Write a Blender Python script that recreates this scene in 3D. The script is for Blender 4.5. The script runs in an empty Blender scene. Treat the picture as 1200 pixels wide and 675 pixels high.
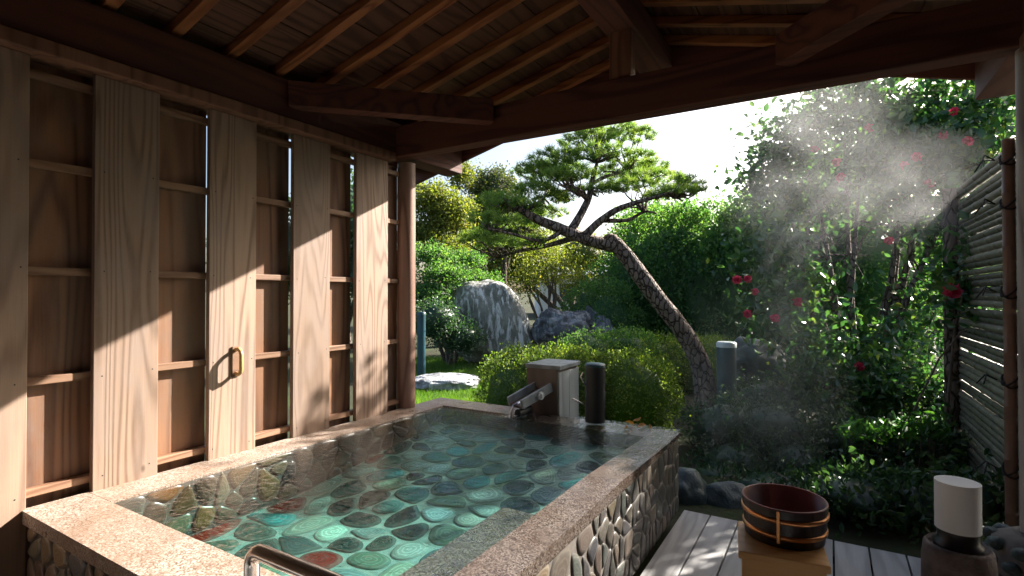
import bpy, math, random
import numpy as np
from mathutils import Vector, Matrix, noise as mnoise

# ------------------------------------------------------------------ camera / light
SC = bpy.context.scene
COL = SC.collection
CAMZ = 1.44
FPX = 620.0
YAW = math.radians(31)
FW = Vector((-math.sin(YAW), math.cos(YAW), 0)); RT = Vector((math.cos(YAW), math.sin(YAW), 0))
cam = bpy.data.cameras.new('camera'); cam.lens = 18.6; cam.sensor_width = 36; cam.clip_end = 500; cam.clip_start = 0.05
camo = bpy.data.objects.new('camera', cam); COL.objects.link(camo)
camo.location = (0, 0, CAMZ); camo.rotation_euler = (math.radians(90.6), 0, YAW)
SC.camera = camo

SUN = Vector((1.0, 2.0, 1.30)).normalized()
SUN_EL = math.asin(SUN.z); SUN_AZ = math.atan2(SUN.x, SUN.y)      # azimuth from +Y towards +X
w = bpy.data.worlds.new('World'); SC.world = w; w.use_nodes = True
nt = w.node_tree; nt.nodes.clear()
sky = nt.nodes.new('ShaderNodeTexSky'); sky.sky_type = 'NISHITA'; sky.sun_disc = False
sky.sun_elevation = SUN_EL; sky.sun_rotation = SUN_AZ
sky.air_density = 1.0; sky.dust_density = 4.0; sky.ozone_density = 1.0
bg = nt.nodes.new('ShaderNodeBackground'); bg.inputs[1].default_value = 0.068
out = nt.nodes.new('ShaderNodeOutputWorld')
nt.links.new(sky.outputs[0], bg.inputs[0]); nt.links.new(bg.outputs[0], out.inputs[0])
sl = bpy.data.lights.new('sun', 'SUN'); sl.energy = 5.0; sl.angle = math.radians(0.5); sl.color = (1.0, 0.925, 0.84)
so = bpy.data.objects.new('sun', sl); COL.objects.link(so)
so.rotation_euler = SUN.to_track_quat('Z', 'Y').to_euler()
SC.view_settings.view_transform = 'Standard'; SC.view_settings.look = 'None'
SC.view_settings.gamma = 1.0; SC.view_settings.exposure = 2.1
SC.view_settings.use_curve_mapping = False
SC.render.engine = 'CYCLES'
cy = SC.cycles
cy.use_denoising = True
cy.max_bounces = 10; cy.diffuse_bounces = 5; cy.glossy_bounces = 4; cy.transmission_bounces = 6; cy.transparent_max_bounces = 12; cy.volume_bounces = 1
cy.sample_clamp_indirect = 6.0
cy.volume_step_rate = 3.0; cy.volume_max_steps = 64

random.seed(7); RNG = np.random.default_rng(11)

def P(u, v, f):
    """point seen at photo pixel (u,v) that stands f metres in front of the camera"""
    d = FW * f + RT * (f * (u - 600) / FPX)
    return Vector((d.x, d.y, CAMZ + f * (344 - v) / FPX))

# ------------------------------------------------------------------ materials
def new_mat(name):
    m = bpy.data.materials.new(name); m.use_nodes = True
    t = m.node_tree; t.nodes.clear()
    o = t.nodes.new('ShaderNodeOutputMaterial')
    return m, t, o
def nd(t, typ, **kw):
    n = t.nodes.new(typ)
    for k, v in kw.items():
        if k.startswith('i_'): n.inputs[int(k[2:]) if k[2:].isdigit() else k[2:]].default_value = v
        else: setattr(n, k, v)
    return n
def ramp(t, src, stops):
    r = t.nodes.new('ShaderNodeValToRGB'); cr = r.color_ramp
    while len(cr.elements) < len(stops): cr.elements.new(0.5)
    for e, (p, c) in zip(cr.elements, stops):
        e.position = p; e.color = (c[0], c[1], c[2], 1) if hasattr(c, '__len__') else (c, c, c, 1)
    t.links.new(src, r.inputs[0]); return r.outputs[0]
def mixc(t, fac, a, b, mode='MIX'):
    m = t.nodes.new('ShaderNodeMix'); m.data_type = 'RGBA'; m.blend_type = mode
    for i, s in ((0, fac), (6, a), (7, b)):
        if isinstance(s, (int, float)): m.inputs[i].default_value = s
        elif isinstance(s, tuple): m.inputs[i].default_value = (*s, 1)
        else: t.links.new(s, m.inputs[i])
    return m.outputs[2]
def math_(t, op, a, b=None):
    m = t.nodes.new('ShaderNodeMath'); m.operation = op
    for i, s in ((0, a), (1, b)):
        if s is None: continue
        if isinstance(s, (int, float)): m.inputs[i].default_value = s
        else: t.links.new(s, m.inputs[i])
    return m.outputs[0]
def mapped(t, scale, loc=(0, 0, 0), coord='Object'):
    tc = t.nodes.new('ShaderNodeTexCoord'); mp = t.nodes.new('ShaderNodeMapping')
    mp.inputs['Scale'].default_value = scale; mp.inputs['Location'].default_value = loc
    t.links.new(tc.outputs[coord], mp.inputs[0]); return mp.outputs[0]
def noise_(t, vec, scale, detail=4, rough=0.55, dist=0.0):
    n = nd(t, 'ShaderNodeTexNoise'); n.inputs['Scale'].default_value = scale; n.inputs['Detail'].default_value = detail
    n.inputs['Roughness'].default_value = rough; n.inputs['Distortion'].default_value = dist
    if vec is not None: t.links.new(vec, n.inputs['Vector'])
    return n.outputs[0]
def bump(t, h, strength=0.3, dist=0.01, nrm=None):
    b = nd(t, 'ShaderNodeBump'); b.inputs['Strength'].default_value = strength; b.inputs['Distance'].default_value = dist
    t.links.new(h, b.inputs['Height'])
    if nrm is not None: t.links.new(nrm, b.inputs['Normal'])
    return b.outputs[0]
def bsdf(t, o, col, rough=0.6, nrm=None, spec=0.5, metal=0.0, coat=0.0, sub=None):
    b = nd(t, 'ShaderNodeBsdfPrincipled')
    for nme, s in (('Base Color', col), ('Roughness', rough)):
        if isinstance(s, (int, float)): b.inputs[nme].default_value = s
        elif isinstance(s, tuple): b.inputs[nme].default_value = (*s, 1)
        else: t.links.new(s, b.inputs[nme])
    b.inputs['Specular IOR Level'].default_value = spec; b.inputs['Metallic'].default_value = metal
    b.inputs['Coat Weight'].default_value = coat
    if nrm is not None: t.links.new(nrm, b.inputs['Normal'])
    t.links.new(b.outputs[0], o.inputs[0]); return b

def wood(name, dark, light, axis='z', lines=26, rough=0.7, contrast=1.0, knots=0.0, bumps=0.25, weather=None, seed=0.0):
    """figured wood: contour lines of a stretched noise along the grain axis"""
    m, t, o = new_mat(name)
    s = {'x': (0.28, 3.2, 3.2), 'y': (3.2, 0.28, 3.2), 'z': (3.2, 3.2, 0.28)}[axis]
    s2 = tuple(q * 14 if q > 1 else q * 5 for q in s)
    oi = nd(t, 'ShaderNodeObjectInfo')
    rv = nd(t, 'ShaderNodeCombineXYZ'); k7 = math_(t, 'MULTIPLY', oi.outputs['Random'], 37.0)
    for q_ in range(3): t.links.new(k7, rv.inputs[q_])
    va = nd(t, 'ShaderNodeVectorMath', operation='ADD'); t.links.new(mapped(t, s, (seed, seed * .7, seed * .3)), va.inputs[0]); t.links.new(rv.outputs[0], va.inputs[1])
    v = va.outputs[0]
    n = noise_(t, v, 1.15, 2, 0.45, 0.25)
    c = math_(t, 'SINE', math_(t, 'MULTIPLY', n, lines * 6.283))
    c = math_(t, 'ADD', math_(t, 'MULTIPLY', c, 0.5), 0.5)
    c = math_(t, 'POWER', c, 2.2)
    fine = noise_(t, mapped(t, s2, (seed, 0, 0)), 2.4, 3, 0.75)
    g = math_(t, 'ADD', math_(t, 'MULTIPLY', c, 0.62 * contrast), math_(t, 'MULTIPLY', fine, 0.5))
    big = noise_(t, mapped(t, tuple(q * .35 for q in s), (seed + 4, 2, 9)), 1.6, 3)
    col = ramp(t, g, [(0.1, light), (0.95, dark)])
    col = mixc(t, ramp(t, big, [(0.35, 0.0), (0.7, 0.55)]), col, tuple(q * 0.72 for q in light))
    col = mixc(t, 1.0, col, ramp(t, oi.outputs['Random'], [(0.0, 0.80), (1.0, 1.12)]), 'MULTIPLY')
    if weather:
        wn = noise_(t, mapped(t, {'z': (1.6, 1.6, .7), 'y': (1.6, .7, 1.6), 'x': (.7, 1.6, 1.6)}[axis], (seed, 3, 1)), 2.6, 6, .65)
        col = mixc(t, ramp(t, wn, [(0.42, 0.0), (0.68, 0.7)]), col, weather)
    if knots:
        vo = nd(t, 'ShaderNodeTexVoronoi'); vo.inputs['Scale'].default_value = 1.0
        t.links.new(mapped(t, {'z': (3.1, 3.1, 1.7), 'y': (3, 1.7, 3), 'x': (1.7, 3, 3)}[axis], (seed * 3, 1, 2)), vo.inputs['Vector'])
        kk = ramp(t, vo.outputs['Distance'], [(0.02, 1.0), (0.05, 0.0)])
        col = mixc(t, kk, col, tuple(q * 0.25 for q in dark))
    bsdf(t, o, col, rough, bump(t, g, bumps, 0.004), 0.35)
    return m

def rgb(*c): return tuple(c)
M = {}
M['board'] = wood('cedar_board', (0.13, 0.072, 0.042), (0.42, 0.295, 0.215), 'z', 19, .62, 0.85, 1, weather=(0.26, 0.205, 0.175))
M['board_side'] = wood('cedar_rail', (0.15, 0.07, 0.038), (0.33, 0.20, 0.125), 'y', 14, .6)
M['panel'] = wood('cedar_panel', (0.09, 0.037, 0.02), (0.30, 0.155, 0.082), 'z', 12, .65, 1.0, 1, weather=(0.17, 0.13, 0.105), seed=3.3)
M['beam_y'] = wood('stained_beam_along', (0.05, 0.019, 0.015), (0.16, 0.058, 0.038), 'y', 10, .72)
M['beam_x'] = wood('stained_beam_across', (0.05, 0.019, 0.015), (0.16, 0.058, 0.038), 'x', 10, .72, seed=2)
M['beam_z'] = wood('stained_post', (0.10, 0.045, 0.03), (0.26, 0.13, 0.08), 'z', 10, .5, seed=5)
M['rafter'] = wood('rafter_wood', (0.16, 0.05, 0.018), (0.44, 0.17, 0.065), 'x', 9, .45, seed=1)
M['sheath'] = wood('roof_sheathing', (0.05, 0.022, 0.016), (0.15, 0.072, 0.045), 'y', 12, .6, seed=7)
M['post_pale'] = wood('weathered_post', (0.22, 0.17, 0.15), (0.50, 0.44, 0.40), 'z', 8, .55, seed=6)
M['post_left'] = wood('brown_round_post', (0.13, 0.065, 0.045), (0.34, 0.21, 0.16), 'z', 9, .45, seed=15)
M['deck'] = wood('silvered_deck', (0.24, 0.24, 0.24), (0.58, 0.58, 0.58), 'y', 9, .6, 0.8, 1, 0.5, weather=(0.32, 0.32, 0.31), seed=9)
M['cypress'] = wood('pale_cypress', (0.46, 0.24, 0.08), (0.66, 0.40, 0.16), 'x', 7, .45, 0.6, seed=8)
M['box_wood'] = wood('brown_box_wood', (0.07, 0.05, 0.04), (0.18, 0.13, 0.10), 'z', 7, .55, seed=12)
M['box_grey'] = wood('grey_box_wood', (0.16, 0.19, 0.20), (0.36, 0.40, 0.41), 'z', 7, .45, seed=13)
M['bucket'] = wood('dark_bucket_wood', (0.012, 0.010, 0.012), (0.045, 0.03, 0.03), 'z', 10, .28, seed=2)
M['bucket_in'] = wood('red_bucket_inside', (0.10, 0.02, 0.02), (0.22, 0.055, 0.045), 'x', 6, .35, seed=4)

def simple(name, col, rough=0.5, metal=0.0, spec=0.5, nscale=0, namt=0.3, bumpv=0.0):
    m, t, o = new_mat(name)
    if nscale:
        n = noise_(t, mapped(t, (1, 1, 1)), nscale, 5, .6)
        c = mixc(t, ramp(t, n, [(0.3, 0.0), (0.7, 1.0)]), tuple(q * (1 - namt) for q in col), tuple(min(1, q * (1 + namt)) for q in col))
        bsdf(t, o, c, rough, bump(t, n, bumpv, 0.01) if bumpv else None, spec, metal)
    else: bsdf(t, o, col, rough, None, spec, metal)
    return m
M['steel'] = simple('brushed_steel', (0.62, 0.60, 0.58), 0.22, 1.0, nscale=30, namt=.1)
M['copper'] = simple('copper_hoop', (0.62, 0.30, 0.13), 0.32, 1.0, nscale=9, namt=.25)
M['plastic_white'] = simple('white_shade', (0.74, 0.77, 0.78), 0.38, nscale=3, namt=.04)
M['black'] = simple('black_base', (0.012, 0.014, 0.018), 0.4)
M['teal'] = simple('teal_metal', (0.014, 0.06, 0.08), 0.4, 0, nscale=4, namt=.3)
M['pale_cap'] = simple('pale_cap', (0.55, 0.62, 0.63), 0.4)
M['bark_twig'] = simple('twig_bark', (0.11, 0.085, 0.07), 0.85, nscale=14, namt=.4, bumpv=.4)
M['rope'] = simple('black_rope', (0.015, 0.013, 0.013), 0.8)
M['grout'] = simple('pale_grout', (0.42, 0.44, 0.39), 0.7, nscale=20, namt=.15, bumpv=.2)
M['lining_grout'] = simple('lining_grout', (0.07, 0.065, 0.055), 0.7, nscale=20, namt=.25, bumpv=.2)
M['grout_dark'] = simple('outer_grout', (0.14, 0.125, 0.11), 0.7, nscale=20, namt=.25, bumpv=.2)
M['roofing'] = simple('roof_covering', (0.06, 0.06, 0.065), 0.6, nscale=5)
M['plaster'] = simple('far_plaster', (0.72, 0.73, 0.74), 0.7, nscale=2, namt=.08)
M['glass_dark'] = simple('far_window', (0.05, 0.07, 0.09), 0.15)
M['tile_far'] = simple('far_tiles', (0.20, 0.22, 0.25), 0.5, nscale=6)

def bark(name, a, b):
    m, t, o = new_mat(name)
    v = nd(t, 'ShaderNodeTexVoronoi', feature='DISTANCE_TO_EDGE'); v.inputs['Scale'].default_value = 10
    wv = mapped(t, (1.6, 1.6, .7)); n = noise_(t, wv, 9, 5, .65)
    wrp = nd(t, 'ShaderNodeMix', data_type='VECTOR'); 
    va = nd(t, 'ShaderNodeVectorMath', operation='ADD'); nn = nd(t, 'ShaderNodeTexNoise'); nn.inputs['Scale'].default_value = 6
    t.links.new(wv, nn.inputs['Vector']); t.links.new(wv, va.inputs[0])
    sc = nd(t, 'ShaderNodeVectorMath', operation='SCALE'); sc.inputs['Scale'].default_value = 0.12
    t.links.new(nn.outputs['Color'], sc.inputs[0]); t.links.new(sc.outputs[0], va.inputs[1]); t.links.new(va.outputs[0], v.inputs['Vector'])
    t.nodes.remove(wrp)
    e = ramp(t, v.outputs['Distance'], [(0.0, 0.0), (0.12, 1.0)])
    h = math_(t, 'MULTIPLY', e, math_(t, 'ADD', n, 0.3))
    bsdf(t, o, ramp(t, h, [(0.05, a), (0.9, b)]), .85, bump(t, h, 1.0, .035), .2)
    return m
M['bark_pine'] = bark('pine_bark', (0.05, 0.035, 0.028), (0.25, 0.20, 0.17))
M['bark'] = bark('tree_bark', (0.05, 0.04, 0.03), (0.16, 0.13, 0.105))

def stone(name, cols, scale=3.0, rough=.7, vein=None, speck=False, bumpv=.6):
    m, t, o = new_mat(name)
    v = mapped(t, (1, 1, 1))
    n = noise_(t, v, scale, 8, .62, .3)
    c = ramp(t, n, [(0.3, cols[0]), (0.5, cols[1]), (0.72, cols[2])])
    h = n
    if vein:
        vv = mapped(t, (2.4, 2.4, 0.55)); nv = noise_(t, vv, scale * 1.3, 6, .68, .5)
        k = ramp(t, nv, [(0.50, 0.0), (0.60, 1.0)])
        c = mixc(t, k, c, vein); h = math_(t, 'ADD', n, nv)
    bsdf(t, o, c, rough, bump(t, h, bumpv, .06), .35)
    return m
M['rock_pale'] = stone('streaked_boulder', ((0.07, 0.075, 0.06), (0.16, 0.165, 0.14), (0.29, 0.29, 0.26)), 2.6, .75, (0.56, 0.57, 0.56))
M['rock_dark'] = stone('dark_boulder', ((0.025, 0.03, 0.035), (0.07, 0.075, 0.085), (0.17, 0.17, 0.18)), 2.4, .7, (0.22, 0.24, 0.26))
M['rock_flat'] = stone('flat_stone', ((0.12, 0.12, 0.12), (0.26, 0.27, 0.28), (0.48, 0.50, 0.52)), 3.0, .7, (0.55, 0.57, 0.6))
M['rock_moss'] = stone('wet_garden_stone', ((0.02, 0.035, 0.035), (0.05, 0.075, 0.075), (0.10, 0.13, 0.13)), 3.5, .45)
M['stump'] = stone('brown_stone_stand', ((0.07, 0.05, 0.045), (0.13, 0.10, 0.09), (0.20, 0.17, 0.15)), 14, .7, None, bumpv=.35)

def granite(name, a, b, c, rough):
    m, t, o = new_mat(name)
    v = mapped(t, (1, 1, 1))
    vo = nd(t, 'ShaderNodeTexVoronoi'); vo.inputs['Scale'].default_value = 210; t.links.new(v, vo.inputs['Vector'])
    sep = nd(t, 'ShaderNodeSeparateColor'); t.links.new(vo.outputs['Color'], sep.inputs[0])
    sp = ramp(t, sep.outputs[0], [(0.15, a), (0.5, b), (0.9, c)])
    bn = noise_(t, v, 3.0, 5, .6)
    sp = mixc(t, ramp(t, bn, [(0.42, 0.0), (0.72, .75)]), sp, (b[0] * .62, b[1] * .45, b[2] * .33))
    sn = noise_(t, mapped(t, (1, 1, 1), (7, 3, 1)), 9.0, 6, .7)
    sp = mixc(t, ramp(t, sn, [(0.55, 0.0), (0.7, .5)]), sp, a)
    rr = ramp(t, noise_(t, v, 5, 4), [(0.35, rough * .45), (0.65, rough)])
    bsdf(t, o, sp, rr, bump(t, sep.outputs[0], .25, .003), .5)
    return m
M['granite'] = granite('granite_coping', (0.17, 0.12, 0.09), (0.36, 0.285, 0.23), (0.58, 0.51, 0.45), .55)
M['granite_wet_shaded'] = granite('wet_shaded_granite', (0.035, 0.025, 0.02), (0.10, 0.076, 0.06), (0.20, 0.165, 0.14), .35)  # wet granite, darkened further so the colour carries the right rim's shade

# pebbles: colour per stone in attribute 'pc', ring value 'pr' (0 centre .. 1 rim)
def pebble_mat(name, rough, ec=(0.20, 0.22, 0.19), vc=(0.22, 0.25, 0.21)):
    m, t, o = new_mat(name)
    a = nd(t, 'ShaderNodeAttribute', attribute_name='pc'); r = nd(t, 'ShaderNodeAttribute', attribute_name='pr')
    v = mapped(t, (1, 1, 1)); n = noise_(t, v, 28, 5, .65, .4)
    rr = math_(t, 'ADD', r.outputs['Fac'], math_(t, 'MULTIPLY', n, 0.35))
    w1 = math_(t, 'SINE', math_(t, 'MULTIPLY', rr, 26.0))
    w1 = ramp(t, w1, [(0.35, 0.78), (0.9, 1.18)])
    c = mixc(t, 1.0, a.outputs['Color'], w1, 'MULTIPLY')
    c = mixc(t, ramp(t, n, [(0.5, 0.0), (0.8, .3)]), c, vc)
    edge = ramp(t, rr, [(0.86, 0.0), (1.02, .35)])
    c = mixc(t, edge, c, ec)
    bsdf(t, o, c, rough, bump(t, n, .15, .004), .5)
    return m
M['pebble'] = pebble_mat('agate_pebbles', 0.25)
M['pebble_out'] = pebble_mat('wall_pebbles', 0.38, (0.16, 0.15, 0.13), (0.20, 0.18, 0.15))
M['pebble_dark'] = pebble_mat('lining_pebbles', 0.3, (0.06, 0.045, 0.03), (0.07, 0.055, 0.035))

def leaf_mat(name, stops, trans=0.35, rough=.45, spec=.4, tcol=None):
    m, t, o = new_mat(name)
    a = nd(t, 'ShaderNodeAttribute', attribute_name='rnd')
    c = ramp(t, a.outputs['Fac'], stops)
    b = nd(t, 'ShaderNodeBsdfPrincipled'); t.links.new(c, b.inputs['Base Color']); b.inputs['Roughness'].default_value = rough
    b.inputs['Specular IOR Level'].default_value = spec
    tr = nd(t, 'ShaderNodeBsdfTranslucent')
    tc = mixc(t, 1.0, c, tcol or (1.9, 2.0, 0.7), 'MULTIPLY'); t.links.new(tc, tr.inputs[0])
    mx = nd(t, 'ShaderNodeMixShader'); mx.inputs[0].default_value = trans
    t.links.new(b.outputs[0], mx.inputs[1]); t.links.new(tr.outputs[0], mx.inputs[2]); t.links.new(mx.outputs[0], o.inputs[0])
    return m
def lv(d, m_, l, h=None):
    return [(0.0, d), (0.5, m_), (0.85, l), (1.0, h or l)]
M['leaf_camellia'] = leaf_mat('camellia_leaf', lv((0.016, 0.055, 0.028), (0.035, 0.10, 0.045), (0.08, 0.15, 0.05), (0.17, 0.20, 0.06)), .38, .28, .6)
M['leaf_dark'] = leaf_mat('dark_shrub_leaf', lv((0.016, 0.05, 0.028), (0.035, 0.085, 0.045), (0.07, 0.125, 0.06)), .32, .4, .5)
M['leaf_hedge'] = leaf_mat('azalea_leaf', lv((0.04, 0.085, 0.02), (0.10, 0.16, 0.035), (0.20, 0.25, 0.06), (0.32, 0.31, 0.12)), .48, .5)
M['leaf_green'] = leaf_mat('mid_green_leaf', lv((0.025, 0.075, 0.03), (0.065, 0.15, 0.05), (0.14, 0.22, 0.08)), .52, .5)
M['leaf_yellow'] = leaf_mat('yellow_green_leaf', lv((0.06, 0.085, 0.02), (0.13, 0.16, 0.035), (0.22, 0.22, 0.06), (0.28, 0.20, 0.07)), .45, .5)
M['leaf_olive'] = leaf_mat('olive_topiary_leaf', lv((0.025, 0.05, 0.02), (0.06, 0.085, 0.03), (0.12, 0.12, 0.05)), .3, .55)
M['leaf_fern'] = leaf_mat('bright_ground_leaf', lv((0.03, 0.10, 0.03), (0.045, 0.14, 0.035), (0.08, 0.20, 0.045)), .28, .45)
M['needle'] = leaf_mat('pine_needle', lv((0.05, 0.11, 0.03), (0.12, 0.20, 0.05), (0.22, 0.29, 0.09)), .45, .5)
M['grass'] = leaf_mat('grass_blade', lv((0.05, 0.12, 0.02), (0.10, 0.20, 0.03), (0.18, 0.27, 0.05)), .4, .5)
M['petal'] = leaf_mat('camellia_petal', lv((0.45, 0.02, 0.07), (0.65, 0.05, 0.14), (0.78, 0.12, 0.24)), .35, .5, tcol=(1.2, .8, .8))
M['dead_leaf'] = leaf_mat('fallen_leaf', lv((0.30, 0.10, 0.03), (0.40, 0.20, 0.05), (0.5, 0.33, 0.1)), .3, .5, tcol=(1.2, .9, .6))

def bamboo_mat(name, a, b):
    m, t, o = new_mat(name)
    n = noise_(t, mapped(t, (1, 1, 1)), 6, 5, .6)
    at = nd(t, 'ShaderNodeAttribute', attribute_name='rnd')
    f = math_(t, 'ADD', math_(t, 'MULTIPLY', n, .6), math_(t, 'MULTIPLY', at.outputs['Fac'], .45))
    bsdf(t, o, ramp(t, f, [(0.2, a), (0.8, b)]), .38, bump(t, n, .15, .01), .5)
    return m
M['bamboo'] = bamboo_mat('grey_bamboo', (0.045, 0.044, 0.032), (0.22, 0.21, 0.16))
M['bamboo_post'] = bamboo_mat('brown_bamboo_post', (0.10, 0.05, 0.035), (0.30, 0.17, 0.12))

# ground
def ground_mat():
    m, t, o = new_mat('moss_ground')
    v = mapped(t, (1, 1, 1)); n = noise_(t, v, 1.3, 6, .6); n2 = noise_(t, v, 24, 5, .7)
    c = ramp(t, n, [(0.35, (0.035, 0.028, 0.018)), (0.55, (0.035, 0.045, 0.018)), (0.75, (0.05, 0.08, 0.02))])
    c = mixc(t, ramp(t, n2, [(0.4, 0.0), (0.7, .5)]), c, (0.03, 0.035, 0.018))
    bsdf(t, o, c, .9, bump(t, n2, .6, .03), .2); return m
M['ground'] = ground_mat()

# water: clear, reflecting by fresnel, rippled by bump
def water_mat(body=True):
    m, t, o = new_mat('bath_water' if body else 'bath_water_film')
    v = mapped(t, (1, 1, 1))
    n1 = noise_(t, mapped(t, (9, 5, 1), (0, 0, 0)), 1.0, 3, .5, .6)
    n2 = noise_(t, mapped(t, (26, 34, 1), (3, 1, 0)), 1.0, 3, .55, .8)
    # rings from the spout
    sub = nd(t, 'ShaderNodeVectorMath', operation='SUBTRACT'); sub.inputs[1].default_value = (-1.99, 3.33, 0.536); t.links.new(v, sub.inputs[0])
    ln = nd(t, 'ShaderNodeVectorMath', operation='LENGTH'); t.links.new(sub.outputs[0], ln.inputs[0])
    d = math_(t, 'ADD', ln.outputs['Value'], math_(t, 'MULTIPLY', n1, .06))
    rg = math_(t, 'SINE', math_(t, 'MULTIPLY', d, 150.0))
    att = ramp(t, ln.outputs['Value'], [(0.0, 1.0), (0.25, .5), (0.95, 0.08)])
    rg = math_(t, 'MULTIPLY', rg, att)
    h = math_(t, 'ADD', math_(t, 'MULTIPLY', n1, 1.0), math_(t, 'ADD', math_(t, 'MULTIPLY', n2, 0.7), math_(t, 'MULTIPLY', rg, 0.35)))
    nrm = bump(t, h, 1.0, 0.0095)
    ge = nd(t, 'ShaderNodeNewGeometry'); dt = nd(t, 'ShaderNodeVectorMath', operation='DOT_PRODUCT')
    t.links.new(nrm, dt.inputs[0]); t.links.new(ge.outputs['Incoming'], dt.inputs[1])
    cs = math_(t, 'MINIMUM', math_(t, 'ABSOLUTE', dt.outputs['Value']), 1.0)
    fz = math_(t, 'ADD', math_(t, 'MULTIPLY', math_(t, 'POWER', math_(t, 'SUBTRACT', 1.0, cs), 5.0), .98), .02)
    sx_ = nd(t, 'ShaderNodeSeparateXYZ'); t.links.new(ge.outputs['True Normal'], sx_.inputs[0])
    fz = math_(t, 'MULTIPLY', fz, math_(t, 'GREATER_THAN', math_(t, 'ABSOLUTE', sx_.outputs[2]), .5))
    fr = nd(t, 'ShaderNodeMath', operation='MULTIPLY'); fr.inputs[1].default_value = 1.0; t.links.new(fz, fr.inputs[0])
    gl = nd(t, 'ShaderNodeBsdfGlossy'); gl.inputs['Roughness'].default_value = 0.02; t.links.new(nrm, gl.inputs['Normal'])
    tr = nd(t, 'ShaderNodeBsdfTransparent'); tr.inputs[0].default_value = (0.97, 0.99, 0.99, 1)
    mx = nd(t, 'ShaderNodeMixShader'); t.links.new(fr.outputs[0], mx.inputs[0]); t.links.new(tr.outputs[0], mx.inputs[1]); t.links.new(gl.outputs[0], mx.inputs[2])
    if body:
        ab = nd(t, 'ShaderNodeVolumeAbsorption'); ab.inputs['Color'].default_value = (.28, .68, .66, 1); ab.inputs['Density'].default_value = 1.9
        t.links.new(ab.outputs[0], o.inputs['Volume'])
    t.links.new(mx.outputs[0], o.inputs[0]); return m
M['water'] = water_mat(); M['water_film'] = water_mat(False)

# ------------------------------------------------------------------ mesh helpers
class MB:
    def __init__(s): s.v = []; s.f = []; s.n = 0; s.rnd = []; s.sm = []
    def add(s, v, f, rnd=0.5, smooth=False):
        s.v.extend([tuple(q) for q in v]); n0 = s.n
        for q in f: s.f.append(tuple(i + n0 for i in q))
        s.n += len(v); s.rnd.extend([rnd] * len(f)); s.sm.extend([smooth] * len(f))
    def box(s, a, b, rnd=None, mat=None):
        x0, y0, z0 = a; x1, y1, z1 = b
        v = [(x0,y0,z0),(x1,y0,z0),(x1,y1,z0),(x0,y1,z0),(x0,y0,z1),(x1,y0,z1),(x1,y1,z1),(x0,y1,z1)]
        if mat is not None: v = [mat @ Vector(q) for q in v]
        s.add(v, [(0,3,2,1),(4,5,6,7),(0,1,5,4),(1,2,6,5),(2,3,7,6),(3,0,4,7)], random.random() if rnd is None else rnd)
    def prism(s, p0, p1, wd, ht, up=(0,0,1)):
        """bar from p0 to p1 (centre of its underside), width wd, height ht along up"""
        p0 = Vector(p0); p1 = Vector(p1); d = (p1 - p0).normalized(); up = Vector(up)
        sd = d.cross(up).normalized() * (wd / 2); u = sd.cross(d).normalized() * ht
        v = [p0 - sd, p0 + sd, p0 + sd + u, p0 - sd + u, p1 - sd, p1 + sd, p1 + sd + u, p1 - sd + u]
        s.add(v, [(0,1,2,3),(7,6,5,4),(0,4,5,1),(1,5,6,2),(2,6,7,3),(3,7,4,0)], random.random())
    def tube(s, pts, rad, n=8, cap=True, rnd=None, wob=0.0):
        pts = [Vector(p) for p in pts]
        if not hasattr(rad, '__len__'): rad = [rad] * len(pts)
        ref = Vector((0, 0, 1)); vv = []
        for i, p in enumerate(pts):
            d = (pts[min(i + 1, len(pts) - 1)] - pts[max(i - 1, 0)])
            if d.length < 1e-9: d = Vector((0, 0, 1))
            d.normalize()
            if i == 0:
                ref = Vector((1, 0, 0)) if abs(d.x) < .8 else Vector((0, 1, 0))
            a = (ref - d * ref.dot(d)).normalized(); ref = a; b = d.cross(a)
            for k in range(n):
                r = rad[i] * (1 + (random.uniform(-wob, wob) if wob else 0))
                an = 2 * math.pi * k / n
                vv.append(p + a * (math.cos(an) * r) + b * (math.sin(an) * r))
        ff = []
        for i in range(len(pts) - 1):
            for k in range(n):
                k2 = (k + 1) % n
                ff.append((i * n + k, i * n + k2, (i + 1) * n + k2, (i + 1) * n + k))
        s.add(vv, ff, random.random() if rnd is None else rnd, True)
        if cap:
            m = len(pts) - 1
            s.add(vv[:n], [tuple(reversed(range(n)))], s.rnd[-1]); s.add(vv[m * n:], [tuple(range(n))], s.rnd[-1])
    def lathe(s, prof, c=(0,0,0), n=32, mat=None, cap=True):
        vv = []
        for r, z in prof:
            for k in range(n):
                an = 2 * math.pi * k / n; q = Vector((c[0] + r * math.cos(an), c[1] + r * math.sin(an), c[2] + z))
                vv.append(mat @ q if mat is not None else q)
        ff = [(i * n + k, i * n + (k + 1) % n, (i + 1) * n + (k + 1) % n, (i + 1) * n + k) for i in range(len(prof) - 1) for k in range(n)]
        s.add(vv, ff, random.random(), True)
        if cap:
            s.add(vv[:n], [tuple(reversed(range(n)))], .5); s.add(vv[-n:], [tuple(range(n))], .5)
    def build(s, name, mat, parent=None, bevel=0.0, loc=None):
        me = bpy.data.meshes.new(name); me.from_pydata(s.v, [], s.f)
        me.polygons.foreach_set('use_smooth', s.sm)
        at = me.attributes.new('rnd', 'FLOAT', 'FACE'); at.data.foreach_set('value', s.rnd)
        if not isinstance(mat, (list, tuple)): mat = [mat]
        for q in mat: me.materials.append(q)
        me.update()
        o = bpy.data.objects.new(name, me); COL.objects.link(o)
        if parent is not None: attach(o, parent)
        if bevel:
            b = o.modifiers.new('bevel', 'BEVEL'); b.width = bevel; b.segments = 2; b.limit_method = 'ANGLE'
        return o
def attach(o, parent):
    o.parent = parent; o.matrix_parent_inverse = Matrix.Translation(-Vector(parent.location)) if parent.parent is None else Matrix.Identity(4)
    if parent.type == 'MESH': o.matrix_parent_inverse = Matrix.Identity(4)
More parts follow.
